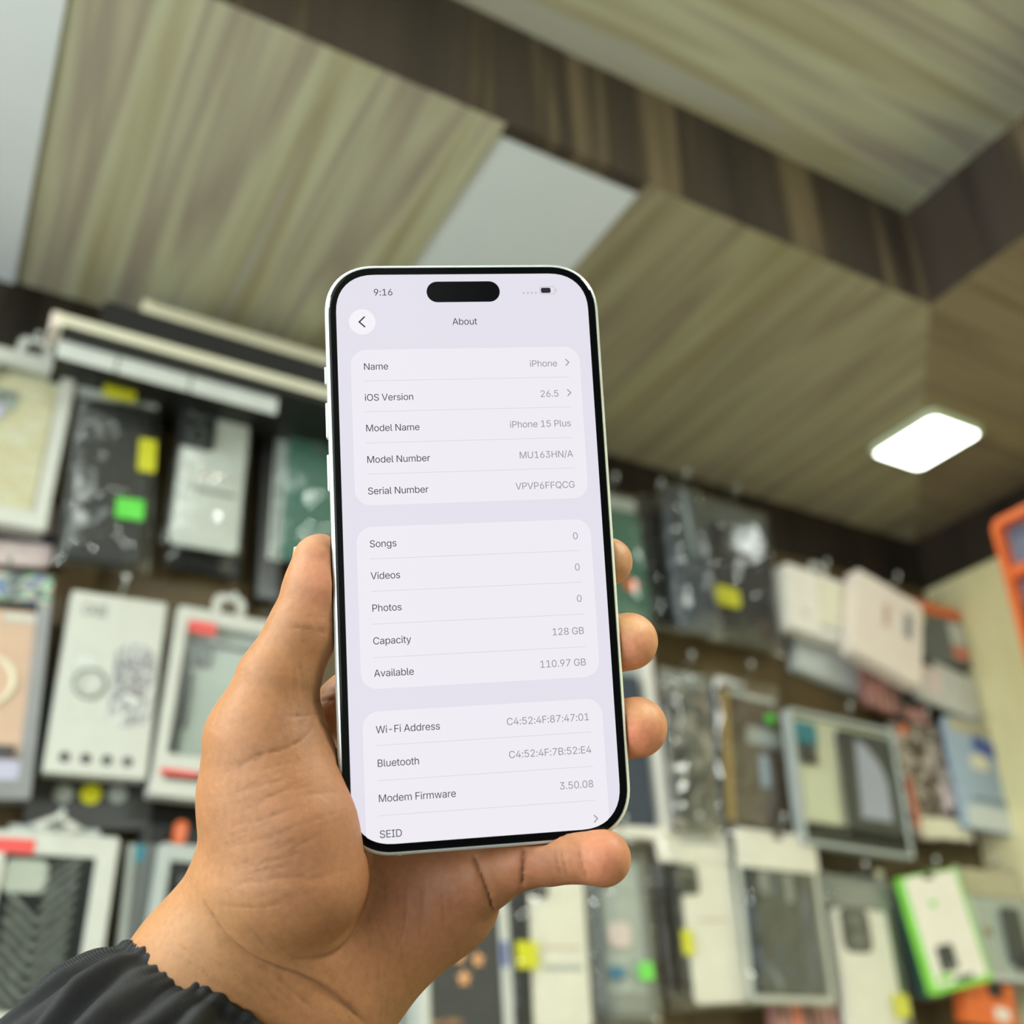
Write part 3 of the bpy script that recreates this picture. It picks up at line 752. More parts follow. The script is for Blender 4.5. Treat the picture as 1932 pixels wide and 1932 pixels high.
# ------------------------------------------------------------------ goods on the wall
def clear_plastic(name, tint, milky=0.012, gloss=0.03, rough=0.035, bump=0.8, bscale=15.0, edge=0.42):
    m = bpy.data.materials.new(name); m.use_nodes = True
    nt = m.node_tree; N = nt.nodes; L = nt.links
    N.remove(N['Principled BSDF']); out = N['Material Output']
    tr = N.new('ShaderNodeBsdfTransparent'); tr.inputs[0].default_value = lin(tint) + (1,)
    df = N.new('ShaderNodeBsdfDiffuse'); df.inputs[0].default_value = (0.75, 0.8, 0.77, 1)
    gl = N.new('ShaderNodeBsdfAnisotropic'); gl.inputs['Roughness'].default_value = rough; gl.inputs[0].default_value = (0.95, 0.95, 0.95, 1)
    lw = N.new('ShaderNodeLayerWeight'); lw.inputs['Blend'].default_value = 0.25
    tc = N.new('ShaderNodeTexCoord'); nz = N.new('ShaderNodeTexNoise'); nz.inputs['Scale'].default_value = bscale; nz.inputs['Detail'].default_value = 2.5; nz.inputs['Distortion'].default_value = 1.2
    L.new(tc.outputs['Object'], nz.inputs['Vector'])
    bp = N.new('ShaderNodeBump'); bp.inputs['Strength'].default_value = bump; bp.inputs['Distance'].default_value = 0.01
    L.new(nz.outputs['Fac'], bp.inputs['Height'])
    for n_ in (gl, lw): L.new(bp.outputs['Normal'], n_.inputs['Normal'])
    m1 = N.new('ShaderNodeMixShader'); m1.inputs[0].default_value = milky
    L.new(tr.outputs[0], m1.inputs[1]); L.new(df.outputs[0], m1.inputs[2])
    ma = N.new('ShaderNodeMath'); ma.operation = 'MULTIPLY_ADD'; ma.inputs[1].default_value = edge; ma.inputs[2].default_value = gloss; ma.use_clamp = True
    L.new(lw.outputs['Facing'], ma.inputs[0])
    m2 = N.new('ShaderNodeMixShader'); L.new(ma.outputs[0], m2.inputs[0]); L.new(m1.outputs[0], m2.inputs[1]); L.new(gl.outputs[0], m2.inputs[2])
    L.new(m2.outputs[0], out.inputs[0])
    MATS[name] = m
    return m
bag = clear_plastic('clear_polybag', (251, 252, 250))
win = clear_plastic('clear_window', (246, 248, 246), milky=0.008, gloss=0.004, rough=0.25, bump=0.1, bscale=6, edge=0.08)

def patterned(name, stops, scale=20.0, distortion=1.0, detail=3.0, rough=0.4, stretch=(1, 1, 1), metal=0.0):
    m = bpy.data.materials.new(name); m.use_nodes = True
    nt = m.node_tree; N = nt.nodes; L = nt.links; b = N['Principled BSDF']
    tc = N.new('ShaderNodeTexCoord'); mp = N.new('ShaderNodeMapping'); mp.inputs['Scale'].default_value = stretch
    L.new(tc.outputs['Object'], mp.inputs['Vector'])
    nz = N.new('ShaderNodeTexNoise'); nz.inputs['Scale'].default_value = scale; nz.inputs['Detail'].default_value = detail; nz.inputs['Distortion'].default_value = distortion
    L.new(mp.outputs['Vector'], nz.inputs['Vector'])
    rp = N.new('ShaderNodeValToRGB'); cr = rp.color_ramp
    while len(cr.elements) < len(stops): cr.elements.new(0.5)
    for e, (p, c) in zip(cr.elements, stops): e.position = p; e.color = lin(c) + (1,)
    L.new(nz.outputs['Fac'], rp.inputs['Fac']); L.new(rp.outputs['Color'], b.inputs['Base Color'])
    b.inputs['Roughness'].default_value = rough; b.inputs['Metallic'].default_value = metal
    MATS[name] = m
    return m

C = dict(
    white=mat('white_card', (202, 202, 194), 0.55, var=0.03), cream=mat('cream_card', (232, 226, 200), 0.55, var=0.03), bright=mat('light_lifted_white_card', (240, 234, 222), 0.55, var=0.03), warm=mat('warm_white_card', (238, 224, 210), 0.55, var=0.03),  # white lowered against strong left light; bright lifted for dim right light
    pale=mat('pale_grey_card', (206, 210, 206), 0.55, var=0.04), grey=mat('grey_card', (140, 142, 138), 0.5, var=0.06), mid=mat('mid_grey_plastic', (102, 106, 104), 0.45, var=0.06),
    silver=mat('silver_card', (150, 150, 152), 0.35, metal=0.4, var=0.05), black=mat('black_silicone', (38, 38, 40), 0.5, var=0.08), jet=mat('jet_black_plastic', (20, 20, 21), 0.3, var=0.05),
    char=mat('charcoal_card', (66, 66, 66), 0.5, var=0.08), navy=mat('navy_silicone', (38, 38, 66), 0.45, var=0.08), slate=mat('slate_blue_silicone', (60, 68, 82), 0.5, var=0.05),
    teal=mat('teal_silicone', (66, 112, 98), 0.5, var=0.06), teal2=mat('teal_card', (44, 132, 152), 0.5, var=0.06), yellow=mat('yellow_sticker', (226, 222, 30), 0.5, var=0.1, scale=90), green=mat('green_sticker', (104, 232, 80), 0.5, var=0.05),
    lime=mat('lime_sticker', (204, 226, 66), 0.5, var=0.05), limeedge=mat('lime_green_card', (136, 214, 78), 0.45, var=0.05), red=mat('red_label', (228, 84, 80), 0.5, var=0.06), orange=mat('orange_card', (232, 112, 52), 0.45, var=0.05),
    salmon=mat('salmon_card', (216, 128, 104), 0.5, var=0.06), pink=mat('dusty_pink_card', (188, 128, 120), 0.5, var=0.08), blush=mat('blush_plastic', (226, 206, 204), 0.35, var=0.06), rose=mat('rose_beige_silicone', (204, 172, 148), 0.45, var=0.05),
    brown=mat('brown_card', (92, 78, 66), 0.5, var=0.15), tan=mat('tan_card', (168, 146, 110), 0.5, var=0.1), gold=mat('gold_edge', (190, 160, 100), 0.35, metal=0.4, var=0.06), peach=mat('peach_print', (232, 170, 118), 0.5, var=0.06),
    blue=mat('blue_label', (66, 84, 160), 0.5, var=0.06), ice=mat('ice_blue_card', (164, 182, 200), 0.5, var=0.08), lav=mat('lavender_print', (186, 184, 206), 0.4, var=0.03), sky=mat('blue_sticker', (62, 124, 160), 0.5, var=0.05),
    chrome=mat('chrome_wire', (200, 204, 202), 0.2, metal=1.0, var=0.02), lens=mat('lens_black', (14, 14, 16), 0.12, var=0.0), ash=mat('ash_case', (176, 182, 178), 0.4, var=0.05), shelf=mat('black_shelf_board', (24, 24, 20), 0.5, var=0.1), beige=mat('beige_card', (188, 180, 150), 0.55, var=0.06),
    bag=bag, win=win,
    marble=patterned('cream_marble_case', [(0.35, (236, 226, 196)), (0.5, (222, 206, 170)), (0.6, (238, 232, 210)), (0.7, (214, 190, 170))], 16, 2.0, stretch=(0.5, 1, 1.8)),
    holo=patterned('holographic_foil', [(0.34, (110, 118, 122)), (0.42, (120, 126, 128)), (0.46, (110, 196, 160)), (0.50, (222, 232, 220)), (0.53, (224, 132, 92)), (0.56, (120, 130, 140)), (0.64, (104, 150, 206)), (0.7, (130, 134, 136))], 60, 0.5, detail=1.0, rough=0.2, metal=0.2),  # coloured glints of the foil painted in as narrow bands
    butter=patterned('butterfly_print', [(0.36, (72, 60, 52)), (0.5, (104, 90, 78)), (0.58, (208, 196, 184)), (0.66, (120, 104, 92))], 26, 1.5),
    floral=patterned('grey_floral_print', [(0.38, (62, 62, 58)), (0.52, (92, 92, 88)), (0.6, (178, 170, 160)), (0.7, (96, 92, 88))], 22, 1.6),
    ink=patterned('inky_streak_print', [(0.38, (216, 218, 210)), (0.46, (170, 168, 172)), (0.51, (74, 70, 78)), (0.56, (206, 206, 204)), (0.62, (96, 88, 90)), (0.7, (190, 186, 186))], 30, 2.5, detail=5, stretch=(1.4, 1, 0.8)),
    smoke=patterned('dark_smoke_print', [(0.35, (30, 33, 36)), (0.5, (52, 58, 60)), (0.56, (40, 54, 84)), (0.66, (120, 124, 126))], 12, 2.0, rough=0.3, stretch=(2.2, 1, 0.8)),
    sheen=patterned('blue_grey_sheen', [(0.35, (62, 66, 74)), (0.5, (100, 110, 118)), (0.62, (190, 206, 212))], 10, 1.0, rough=0.2, stretch=(2.0, 1, 0.4)),
    pinkstripe=patterned('pink_dark_stripe_print', [(0.4, (52, 44, 44)), (0.5, (150, 104, 98)), (0.6, (206, 150, 140)), (0.7, (60, 50, 52))], 30, 0.6, stretch=(2.6, 1, 0.3)),
)

class Pack:
    """a hanging pack built in its own axes: x right, y into the wall, z up, origin at the bottom centre of its front"""
    def __init__(s, name, label, T, B, w, Y, cat='phone case', group=None, yaw=0.0, X=None):
        sp = (lambda p, q: spot(p, q, Y)) if X is None else (lambda p, q: spot_x(p, q, X))
        t, b_ = sp(*T), sp(*B); up = t - b_
        mx, my = (T[0] + B[0]) / 2, (T[1] + B[1]) / 2
        l, r_ = sp(mx - w / 2, my), sp(mx + w / 2, my)
        if X is None:
            s.W = abs(r_.x - l.x); rot = (0, math.atan2(up.x, up.z), yaw)
        else:
            s.W = abs(r_.y - l.y); rot = (-math.atan2(up.y, up.z), 0, 0)
        s.H = up.length
        s.o = thing(name, label, cat, b_, rot, group)
        if X is not None: s.o.rotation_euler = (0, math.atan2(-up.y, up.z) * 0, math.pi / 2)
        s.p = {}
    def at(s, x, z): return x * s.W, z * s.H
    def put(s, name, mb, m, under=None, smooth=False, label=None, key=None):
        o = mb.build(name, C[m] if isinstance(m, str) else m, s.p.get(under, s.o) if under else s.o, smooth)
        s.p[key or name] = o
        if label: o['label'] = label
        return o
    def slab(s, name, m, x, z, w, h, y=0.0, d=0.002, r=0.002, under=None, rot=0, label=None, key=None, bev=0.0006, p=2.0):
        cx, cz = s.at(x, z)
        return s.put(name, MB().slab(w * s.W, h * s.H, d, r, bev, cx, y, cz, rot, 6, p), m, under, False, label, key)
    def frame(s, name, m, x=0, z=0.5, w=1, h=1, y=0.0, d=0.02, r=0.003, t=0.01, under=None, label=None, tb=None, ri=None):
        cx, cz = s.at(x, z)
        return s.put(name, MB().frame(w * s.W, h * s.H, d, r, t, cx, y, cz, ri=ri, tb=tb), m, under, False, label)
    def disc(s, name, m, x, z, r, y=0.0, d=0.001, under=None, label=None):
        cx, cz = s.at(x, z)
        return s.put(name, MB().disc(r, d, cx, y, cz), m, under, False, label)
    def ring(s, name, m, x, z, R, r, y=0.0, under=None):
        cx, cz = s.at(x, z)
        return s.put(name, MB().torus(R, r, cx, y, cz), m, under, True)
    def tab(s, m='white', x=0.0, w=0.04, h=0.022, y=0.004):
        cx, cz = s.at(x, 1.0)
        return s.put('hang_tab', MB().frame(w, h * 1.7, 0.0012, 0.012, w * 0.26, cx, y, cz + h * 0.35, tb=h * 0.38, ri=0.004), m)
    def pillow(s, y0=-0.006, d=0.02, puff=0.007, seed=1, grow=0.0, m='bag'):
        """a wrinkled clear bag, front and back sheets joined at the rim"""
        rnd = random.Random(seed); nx, nz = 18, 30; v = []; f = []
        ws = [(rnd.uniform(20, 70), rnd.uniform(20, 70), rnd.uniform(0, 6)) for _ in range(4)]
        for side in (0, 1):
            for j in range(nz + 1):
                for i in range(nx + 1):
                    a, c = i / nx * 2 - 1, j / nz * 2 - 1
                    e = max(0, 1 - a ** 4) ** .5 * max(0, 1 - c ** 6) ** .5
                    x = a * s.W * (0.5 + grow) ; z = (c + 1) / 2 * s.H
                    wr = sum(math.sin(p * x + q * z + t) for p, q, t in ws) * 0.0007 * e
                    v.append((x + rnd.uniform(-1, 1) * .0004, (y0 + d / 2) + (-1 if side == 0 else 1) * (d / 2 * e) + wr - (puff * e * (1 - a * a) if side == 0 else 0), z))
        n = (nx + 1) * (nz + 1)
        for side in (0, 1):
            for j in range(nz):
                for i in range(nx):
                    q = (side * n + j * (nx + 1) + i, side * n + j * (nx + 1) + i + 1, side * n + (j + 1) * (nx + 1) + i + 1, side * n + (j + 1) * (nx + 1) + i)
                    f.append(q if side == 0 else q[::-1])
        return s.put('clear_bag', MB().add(v, f), m, smooth=True)
    def case(s, m, x=0.0, z=0.47, w=0.8, h=0.8, y=0.004, d=0.010, r=0.011, cam=(-0.25, 0.84), cams=0.34, lens=3, cm='jet', key='phone_case'):
        """phone case seen from its back, camera island raised, with lenses as sub-parts"""
        s.slab('phone_case', m, x, z, w, h, y, d, r, key=key, bev=0.002)
        if cam:
            cx = x + cam[0] * w; cz = z + (cam[1] - .5) * h
            sz = cams * w * s.W
            s.put('camera_island', MB().slab(sz, sz * 1.08, 0.0025, sz * .24, 0.0006, cx * s.W, y - 0.0022, cz * s.H), cm, key)
            for k in range(lens):
                dx, dz = ((-.2, .22), (.2, .22), (-.2, -.22), (.2, -.22))[k] if lens > 2 else ((0, .23), (0, -.23))[k]
                s.put('lens_ring', MB().disc(sz * .18, 0.0016, cx * s.W + dx * sz, y - 0.0036, cz * s.H + dz * sz), 'mid', key)
    def word(s, name, text, size, x, z, m, y=-0.0004, align='LEFT', under=None, weight=0.0, xs=1.0):
        me = text_mesh(text, size * s.H, align, 1.0, weight); cx, cz = s.at(x, z)
        for vv in me.vertices: vv.co = (vv.co.x * xs + cx, y, vv.co.y + cz)
        return link(name, me, C[m], s.p.get(under, s.o))
    def hook(s, label, x=0.0, dz=0.004, reach=0.02):
        """the wall hook the pack hangs from: a thing of its own"""
        cx, cz = s.at(x, 1.0)
        bpy.context.view_layer.update()
        p = s.o.matrix_world @ Vector((cx, 0, cz + dz))
        h = thing('peg_hook', label, 'hook', (p.x, WALL_Y, p.z), group=None)
        L = WALL_Y - p.y + reach
        MB().tube([(0, -0.001, 0), (0, -L * .7, 0.001), (0, -L + .006, 0.002), (0, -L, 0.006), (0, -L, 0.012)], 0.0018).build('wire', C['chrome'], h, True)
        MB().slab(0.018, 0.03, 0.003, 0.003, y=-0.0035).build('back_plate', C['chrome'], h)
        MB().disc(0.0032, 0.003, 0, -L - .0015, 0.013).build('end_cap', C['pale'], h)
        return h
YF = 1.18

# ---- shelf with long cartons above the first row
s0, s1 = spot(112, 640, 1.10), spot(640, 752, 1.10)
sx0, sx1, sz_ = s0.x, s1.x + 0.06, (s0.z + s1.z) / 2
t = tag(MB().box(sx0, sx1, 1.085, WALL_Y - 0.005, sz_ - 0.012, sz_ - 0.002).build('wall_shelf', C['shelf']), 'black shelf board running below the long white cartons at the ceiling', 'shelf')
def carton(label, x0, x1, y0, y1, z0, z1, cap):
    t = thing('long_carton', label, 'carton', ((x0 + x1) / 2, (y0 + y1) / 2, z0))
    w, d, h = x1 - x0, y1 - y0, z1 - z0
    MB().slab(w, h, d, 0.004, 0.002, y=-d / 2, z=h / 2).build('carton_body', C['cream'], t)
    MB().slab(0.012, h * 1.25, d * .8, 0.004, 0.002, x=-w / 2 - .004, y=-d * .4, z=h * .62).build('end_cap', C[cap], t)
    MB().slab(w * .96, h * .12, 0.001, 0.0004, 0.0003, y=-d / 2 - .0012, z=h * .52).build('printed_line', C['pale'], t)
carton('long white carton lying on the front edge of the black shelf', sx0 - 0.004, sx1 - 0.03, 1.088, 1.135, sz_ - 0.0018, sz_ + 0.0165, 'warm')
q0 = spot(275, 604, 1.17)
carton('second long white carton stacked behind the front one, close under the ceiling', q0.x, sx1 + 0.0, 1.139, 1.164, q0.z - 0.012, q0.z + 0.008, 'cream')
tag(MB().box(spot(185, 615, 1.17).x, sx1, 1.137, 1.165, sz_ - 0.0018, q0.z - 0.0124).build('dark_tray', C['black']), 'dark tray on the shelf under the second long white carton', 'tray')
# white price strip with three card holders below the shelf
t = thing('price_strip', 'white price strip of three cards hanging below the black shelf', 'price strip', (sx0, 1.10, sz_ - 0.045))
for a, b_ in ((0.0, 0.066), (0.068, 0.152), (0.154, 0.262)):
    MB().slab(b_ - a, 0.024, 0.0015, 0.001, 0.0004, x=(a + b_) / 2, z=0.020).build('price_card', C['pale'], t)
MB().slab(0.262, 0.004, 0.004, 0.001, 0.0004, x=0.131, y=0.001, z=0.033).build('clip_rail', C['grey'], t)

# ---- left side, first row
p = Pack('phone_case_pack', 'white framed pack with cream marbled case at the left edge, first row', (64, 668), (-8, 985), 192, YF)
p.frame('box_frame', 'white', d=0.026, t=0.016, tb=0.022, r=0.004); p.slab('backing_card', 'cream', 0, .5, .9, .9, 0.018, 0.004)
p.case('marble', 0.0, 0.46, 0.68, 0.76, 0.006, 0.008, cam=(-0.26, .82), cm='ash', cams=.36); p.slab('window', 'win', 0, .5, .86, .88, 0.003, 0.0006)
p.slab('badge', 'lav', -0.3, .62, .26, .09, 0.0015, .001, r=.004); p.tab(); p.hook('peg hook holding the white pack with cream marbled case')
p = Pack('phone_case_pack', 'pinkish clear case with navy top, behind the cream marbled pack', (40, 940), (28, 1066), 150, 1.225)
p.case('blush', 0, .5, .96, .98, 0, .012, cam=None); p.slab('navy_band', 'navy', 0, .42, .98, .16, -.0012, .001)

p = Pack('phone_case_pack', 'black case in clear bag with two yellow stickers and one green sticker', (228, 700), (196, 1072), 176, YF)
p.case('black', -0.02, .43, .84, .80, .002, .011, cam=(-.27, .86), cams=.30, lens=2, cm='black'); p.slab('backing_card', 'pale', 0, .92, .96, .15, .008, .001)
p.slab('size_sticker', 'yellow', 0.0, .905, .37, .16, -.009, .0006, r=.003, label='large yellow sticker on bag top'); p.slab('price_sticker', 'yellow', .37, .57, .20, .17, -.003, .0006, r=.003, label='small yellow sticker at right edge')
p.slab('price_sticker', 'green', .22, .285, .31, .10, -.006, .0006, r=.002, label='bright green sticker'); p.pillow(seed=2, puff=.006); p.hook('peg hook holding the black case with yellow stickers')

p = Pack('phone_case_pack', 'navy case in clear bag showing below the white card, first row', (398, 960), (382, 1082), 150, 1.222)
p.case('navy', 0, .45, .9, .8, 0.004, .011, cam=None); p.slab('rim_line', 'lav', 0, .48, .88, .05, .002, .001); p.slab('inner_case', 'black', 0, .2, .92, .3, .001, .002); p.pillow(seed=3, d=.018)
p = Pack('phone_case_pack', 'white card with dark camera square in shiny clear bag, first row left', (415, 742), (382, 1035), 150, YF)
p.slab('phone_card', 'pale', .02, .44, .86, .86, .004, .004, r=.01, key='phone_card'); p.slab('camera_square', 'black', -.22, .76, .44, .30, .001, .003, r=.005, key='cs')
for dz in (.09, -.07): p.ring('lens_ring', 'mid', -.22, .76 + dz, .011, .002, .0005, under='cs')
p.slab('printed_line', 'rose', .05, .46, .5, .012, .0035, .0006); p.slab('printed_line', 'grey', .05, .36, .6, .03, .0035, .0006)
p.pillow(seed=4, puff=.009, d=.024); p.hook('peg hook holding the white card with dark camera square')
p = Pack('phone_case_pack', 'thin dark pack seen edge on between white card and green case', (518, 772), (504, 1130), 44, 1.195)
p.slab('carton_body', 'jet', 0, .5, .9, 1, 0, .03, r=.003); p.slab('brown_top', 'brown', 0, .96, .92, .07, -.001, .031); p.slab('edge_line', 'char', .2, .45, .1, .8, -.001, .001); p.hook('peg hook holding the thin dark pack')
p = Pack('phone_case_pack', 'dark green case in clear bag behind the phone and thumb', (604, 762), (588, 1062), 152, YF)
p.case('teal', .05, .42, .80, .84, .002, .011, cam=(-.05, .84), cams=.32, lens=2, cm='teal'); p.slab('backing_card', 'pale', 0, .5, .98, .98, .0145, .001); p.pillow(seed=5, puff=.008); p.hook('peg hook holding the dark green case beside the thumb')

# ---- left side, second row
p = Pack('phone_case_pack', 'silver box with rose beige case and foil top at the left edge', (14, 1078), (-42, 1508), 196, YF)
p.frame('box_frame', 'silver', d=.03, t=.014, tb=.02, r=.003); p.slab('backing_card', 'silver', 0, .5, .95, .95, .02, .004); p.slab('foil_header', 'holo', 0, .93, .98, .135, -.001, .004)
p.case('rose', -.03, .5, .86, .66, .005, .010, cam=None); p.ring('magnet_ring', 'cream', -.06, .50, .026, .003, .004, under='phone_case'); p.slab('white_label', 'white', .2, .79, .36, .035, .003, .001, r=.004)
p.slab('lower_card', 'lav', 0, .09, .94, .15, .002, .003); p.slab('dark_label', 'char', .1, .20, .4, .05, .001, .001); p.hook('peg hook holding the silver box with foil top')

p = Pack('phone_case_pack', 'black pack with white and yellow spots below the CASE box', (188, 1290), (166, 1566), 232, 1.222)
p.slab('carton_body', 'char', 0, .5, 1, 1, 0, .02, r=.012); 
for x, m, r_ in ((-.22, 'ash', .010), (.0, 'yellow', .011), (.22, 'ash', .010)): p.disc('printed_dot', m, x, .235, r_, -.0012)
p = Pack('phone_case_box', 'white CASE box with tiger stripe ink drawing and four black dots', (228, 1126), (180, 1464), 190, YF)
p.slab('carton_body', 'white', 0, .5, 1, 1, 0, .024, r=.002, key='body')
p.word('lettering', 'CASE', .128, -.37, .868, 'jet', weight=.0034, xs=.56); p.slab('ink_drawing', 'ink', .24, .50, .44, .46, -.0008, .0007, r=.02)
p.frame('phone_outline', 'pale', -.20, .475, .46, .38, -.001, .001, r=.008, t=.0022); p.slab('camera_outline', 'pale', -.27, .60, .24, .07, -.001, .001, r=.003)
p.ring('magnet_ring', 'grey', -.185, .485, .0165, .0018, -.001); p.ring('magnet_ring', 'pale', -.185, .485, .010, .0012, -.001); p.slab('magnet_bar', 'pale', -.185, .385, .03, .045, -.001, .001, r=.0008)
for i in range(4): p.disc('black_dot', 'jet', -.32 + i * .205, .085, .0054, -.0008)
for i, (x, z, r_) in enumerate(((.16, .62, 1.1), (.30, .56, -.5), (.12, .50, .3), (.30, .46, 1.9), (.18, .40, -.9), (.36, .62, .2), (.24, .52, 2.5), (.38, .40, 1.2))):
    p.slab('ink_stroke', 'grey' if i % 3 else 'brown', x, z, .10, .012, -.0013, .0006, r=.0012, rot=r_)
p.hook('peg hook holding the white CASE box')

p = Pack('phone_case_pack', 'white framed pack with red label and black rimmed clear case', (432, 1158), (384, 1510), 196, YF)
p.frame('box_frame', 'white', d=.026, t=.013, tb=.018, r=.004); p.slab('backing_card', 'ash', 0, .5, .93, .93, .02, .003)
p.frame('phone_case', 'jet', .02, .48, .70, .70, .004, .010, r=.012, t=.004); p.slab('case_back', 'ash', .02, .48, .66, .67, .010, .002, r=.010, key='cb'); p.slab('camera_island', 'jet', -.2, .75, .22, .12, .006, .003, r=.006, key='ci')
p.disc('lens_ring', 'mid', -.2, .75, .008, .004, .002, under='ci'); p.slab('side_grip', 'black', -.28, .5, .05, .3, .003, .003, r=.002)
p.slab('window', 'win', 0, .5, .88, .9, .002, .0006); p.slab('red_label', 'red', -.24, .895, .27, .07, -.0006, .001, r=.002); p.slab('white_label', 'white', -.2, .17, .44, .08, -.0006, .001, r=.002); p.slab('red_strip', 'red', -.26, .12, .36, .03, -.0012, .0008); p.tab()
p.hook('peg hook holding the white framed pack beside the thumb')
p = Pack('phone_case_pack', 'black pack hanging low behind the white framed pack, left of the thumb', (352, 1440), (336, 1606), 150, 1.225)
p.slab('carton_body', 'jet', 0, .5, 1, 1, 0, .018, r=.004); p.slab('edge_line', 'char', -.4, .5, .06, .9, -.001, .001)

# ---- left side, third row
p = Pack('phone_case_pack', 'large white framed pack with black chevron ribbed case and red label', (106, 1572), (38, 1960), 262, YF)
p.frame('box_frame', 'white', d=.03, t=.020, tb=.022, r=.004); p.slab('backing_card', 'char', 0, .5, .9, .92, .022, .003)
p.slab('phone_case', 'jet', -.02, .47, .80, .86, .006, .010, r=.014, key='phone_case', bev=.002); p.slab('camera_cutout', 'white', -.17, .775, .34, .17, .0045, .002, r=.010, under='phone_case')
mbv = MB()
for i in range(13):
    for sgn in (1, -1):
        cz = .10 + i * .062
        if cz > .86: continue
        x0 = .0; 
        if sgn < 0 and cz > .60: continue
        a = 0.72 * sgn
        L = .33 * p.W
        mbv.slab(L, .0045, .0028, .0016, .0005, x=(x0 - .02) * p.W + sgn * L * .5 * math.cos(.72), y=.0036, z=cz * p.H + L * .5 * math.sin(.72) - .01, rot=-a)
p.put('chevron_ribs', mbv, mat('glossy_grey_rib', (132, 132, 128), .25, var=.35, scale=160), 'phone_case')
p.slab('red_label', 'red', -.29, .922, .30, .075, -.0008, .001, r=.002); p.slab('window', 'win', 0, .5, .88, .9, .003, .0006)
cx, cz = p.at(0, 1.0); p.put('hang_loop', MB().loft([[(cx + a * k1, .006 + y_, cz + .008 + c_ * k1) for a, c_ in ((-.026, 0), (0, -.013), (.026, 0), (0, .013))] for k1, y_ in ((1, 0), (.5, 0), (.5, .002), (1, .002))], closed=True), 'white'); p.slab('header_sheet', 'ash', 0, 1.02, .7, .05, .012, .001)
p.hook('peg hook holding the large pack with chevron ribbed case')
p = Pack('phone_case_pack', 'narrow grey green pack between the chevron pack and the wrist', (274, 1592), (248, 1860), 72, 1.20)
p.slab('carton_body', 'mid', 0, .5, 1, 1, 0, .03, r=.003); p.slab('teal_stripe', 'teal2', -.15, .93, .3, .12, -.001, .001); p.slab('clear_edge', 'ash', -.36, .5, .2, .98, -.002, .02)
p = Pack('phone_case_pack', 'white framed pack with dark case half hidden behind the wrist', (398, 1598), (352, 1930), 196, 1.185)
p.frame('box_frame', 'ash', d=.026, t=.014, tb=.018, r=.006); p.slab('backing_card', 'pale', 0, .5, .93, .93, .02, .003); p.case('black', .02, .48, .74, .8, .005, .01)
p = Pack('phone_case_pack', 'small orange pack edge in front of the black pack left of the hand', (345, 1548), (338, 1592), 24, 1.205)
p.slab('carton_body', 'orange', 0, .5, 1, 1, 0, .012, r=.006); p.slab('seal', 'salmon', 0, .5, .5, .4, -.001, .001)
p = Pack('phone_case_pack', 'dark grey pack printed with orange stars below the palm', (872, 1700), (884, 2000), 165, YF)
p.frame('box_frame', 'white', .02, .5, 1.06, 1, 0, d=.024, t=.013, r=.003); p.slab('backing_card', 'char', -.03, .5, .9, .96, .002, .006, key='bk'); p.slab('blue_label', 'blue', .47, .645, .07, .17, -.001, .001)
def star(pk, x, z, R):
    cx, cz = pk.at(x, z); pk.put('printed_star', MB().poly([(cx + (R if k % 2 == 0 else R * .55) * math.sin(k * math.pi / 5), cz + (R if k % 2 == 0 else R * .55) * math.cos(k * math.pi / 5)) for k in range(10)], .0005, .001), 'peach', 'bk')
star(p, .16, .615, .0095); star(p, -.01, .50, .0098); star(p, -.06, .64, .0095); p.word('lettering', 'Best Man', .082, -.42, .215, 'peach', y=.0008)
p = Pack('phone_case_pack', 'pale green edged box at the bottom edge below the wrist', (752, 1790), (746, 2000), 110, 1.19)
p.slab('carton_body', 'ash', 0, .5, 1, 1, 0, .024, r=.003); p.slab('edge_line', 'mid', .1, .5, .1, .98, -.001, .001); p.slab('pale_panel', 'pale', -.28, .5, .4, .96, -.001, .001)

# ---- right side, first row
p = Pack('phone_case_pack', 'dark green case in clear bag just right of the phone', (1150, 925), (1180, 1178), 120, 1.160)
p.case('teal', .06, .46, .80, .80, .003, .011, cam=(-.2, .84), cams=.3, cm='teal'); p.slab('backing_card', 'ash', 0, .93, .9, .1, .008, .001); p.slab('orange_dot', 'orange', .18, .30, .22, .09, .0015, .001, r=.006); p.pillow(seed=6, puff=.009); p.hook('peg hook holding the green case right of the phone')
p = Pack('phone_case_pack', 'narrow black pack in clear bag beside the green case', (1236, 935), (1262, 1190), 56, 1.196)
p.case('jet', .0, .45, .82, .84, .003, .011, cam=None); p.slab('edge_line', 'mid', .2, .45, .12, .7, .001, .001); p.pillow(seed=7); p.hook('peg hook holding the narrow black pack')
p = Pack('phone_case_pack', 'dark case with painted blue grey sheen, left of the bagged black case', (1284, 915), (1326, 1200), 84, 1.160)
p.case('slate', .0, .42, .84, .78, .003, .011, cam=None); p.slab('painted_sheen', 'sheen', -.05, .74, .7, .46, -.002, .001, r=.006); p.pillow(seed=8, puff=.009); p.hook('peg hook holding the dark case with painted sheen')  # slab paints the blue sheen of the clear bag
p = Pack('phone_case_pack', 'black case in clear bag with small yellow sticker, right of phone', (1380, 945), (1412, 1222), 150, 1.196)
p.case('black', .08, .42, .74, .74, .003, .012, cam=(-.24, .84), cams=.3, lens=2, cm='black'); p.slab('size_sticker', 'yellow', -.2, .30, .30, .13, -.004, .001, r=.008); p.slab('backing_card', 'mid', 0, .9, .9, .16, .008, .001); p.slab('inner_sleeve', 'slate', -.34, .42, .2, .8, .005, .006); p.pillow(seed=9, puff=.010, d=.024); p.hook('peg hook holding the black case with small yellow sticker')
p = Pack('phone_case_box', 'plain white box hanging low behind the other white boxes', (1570, 1150), (1576, 1288), 132, 1.225)
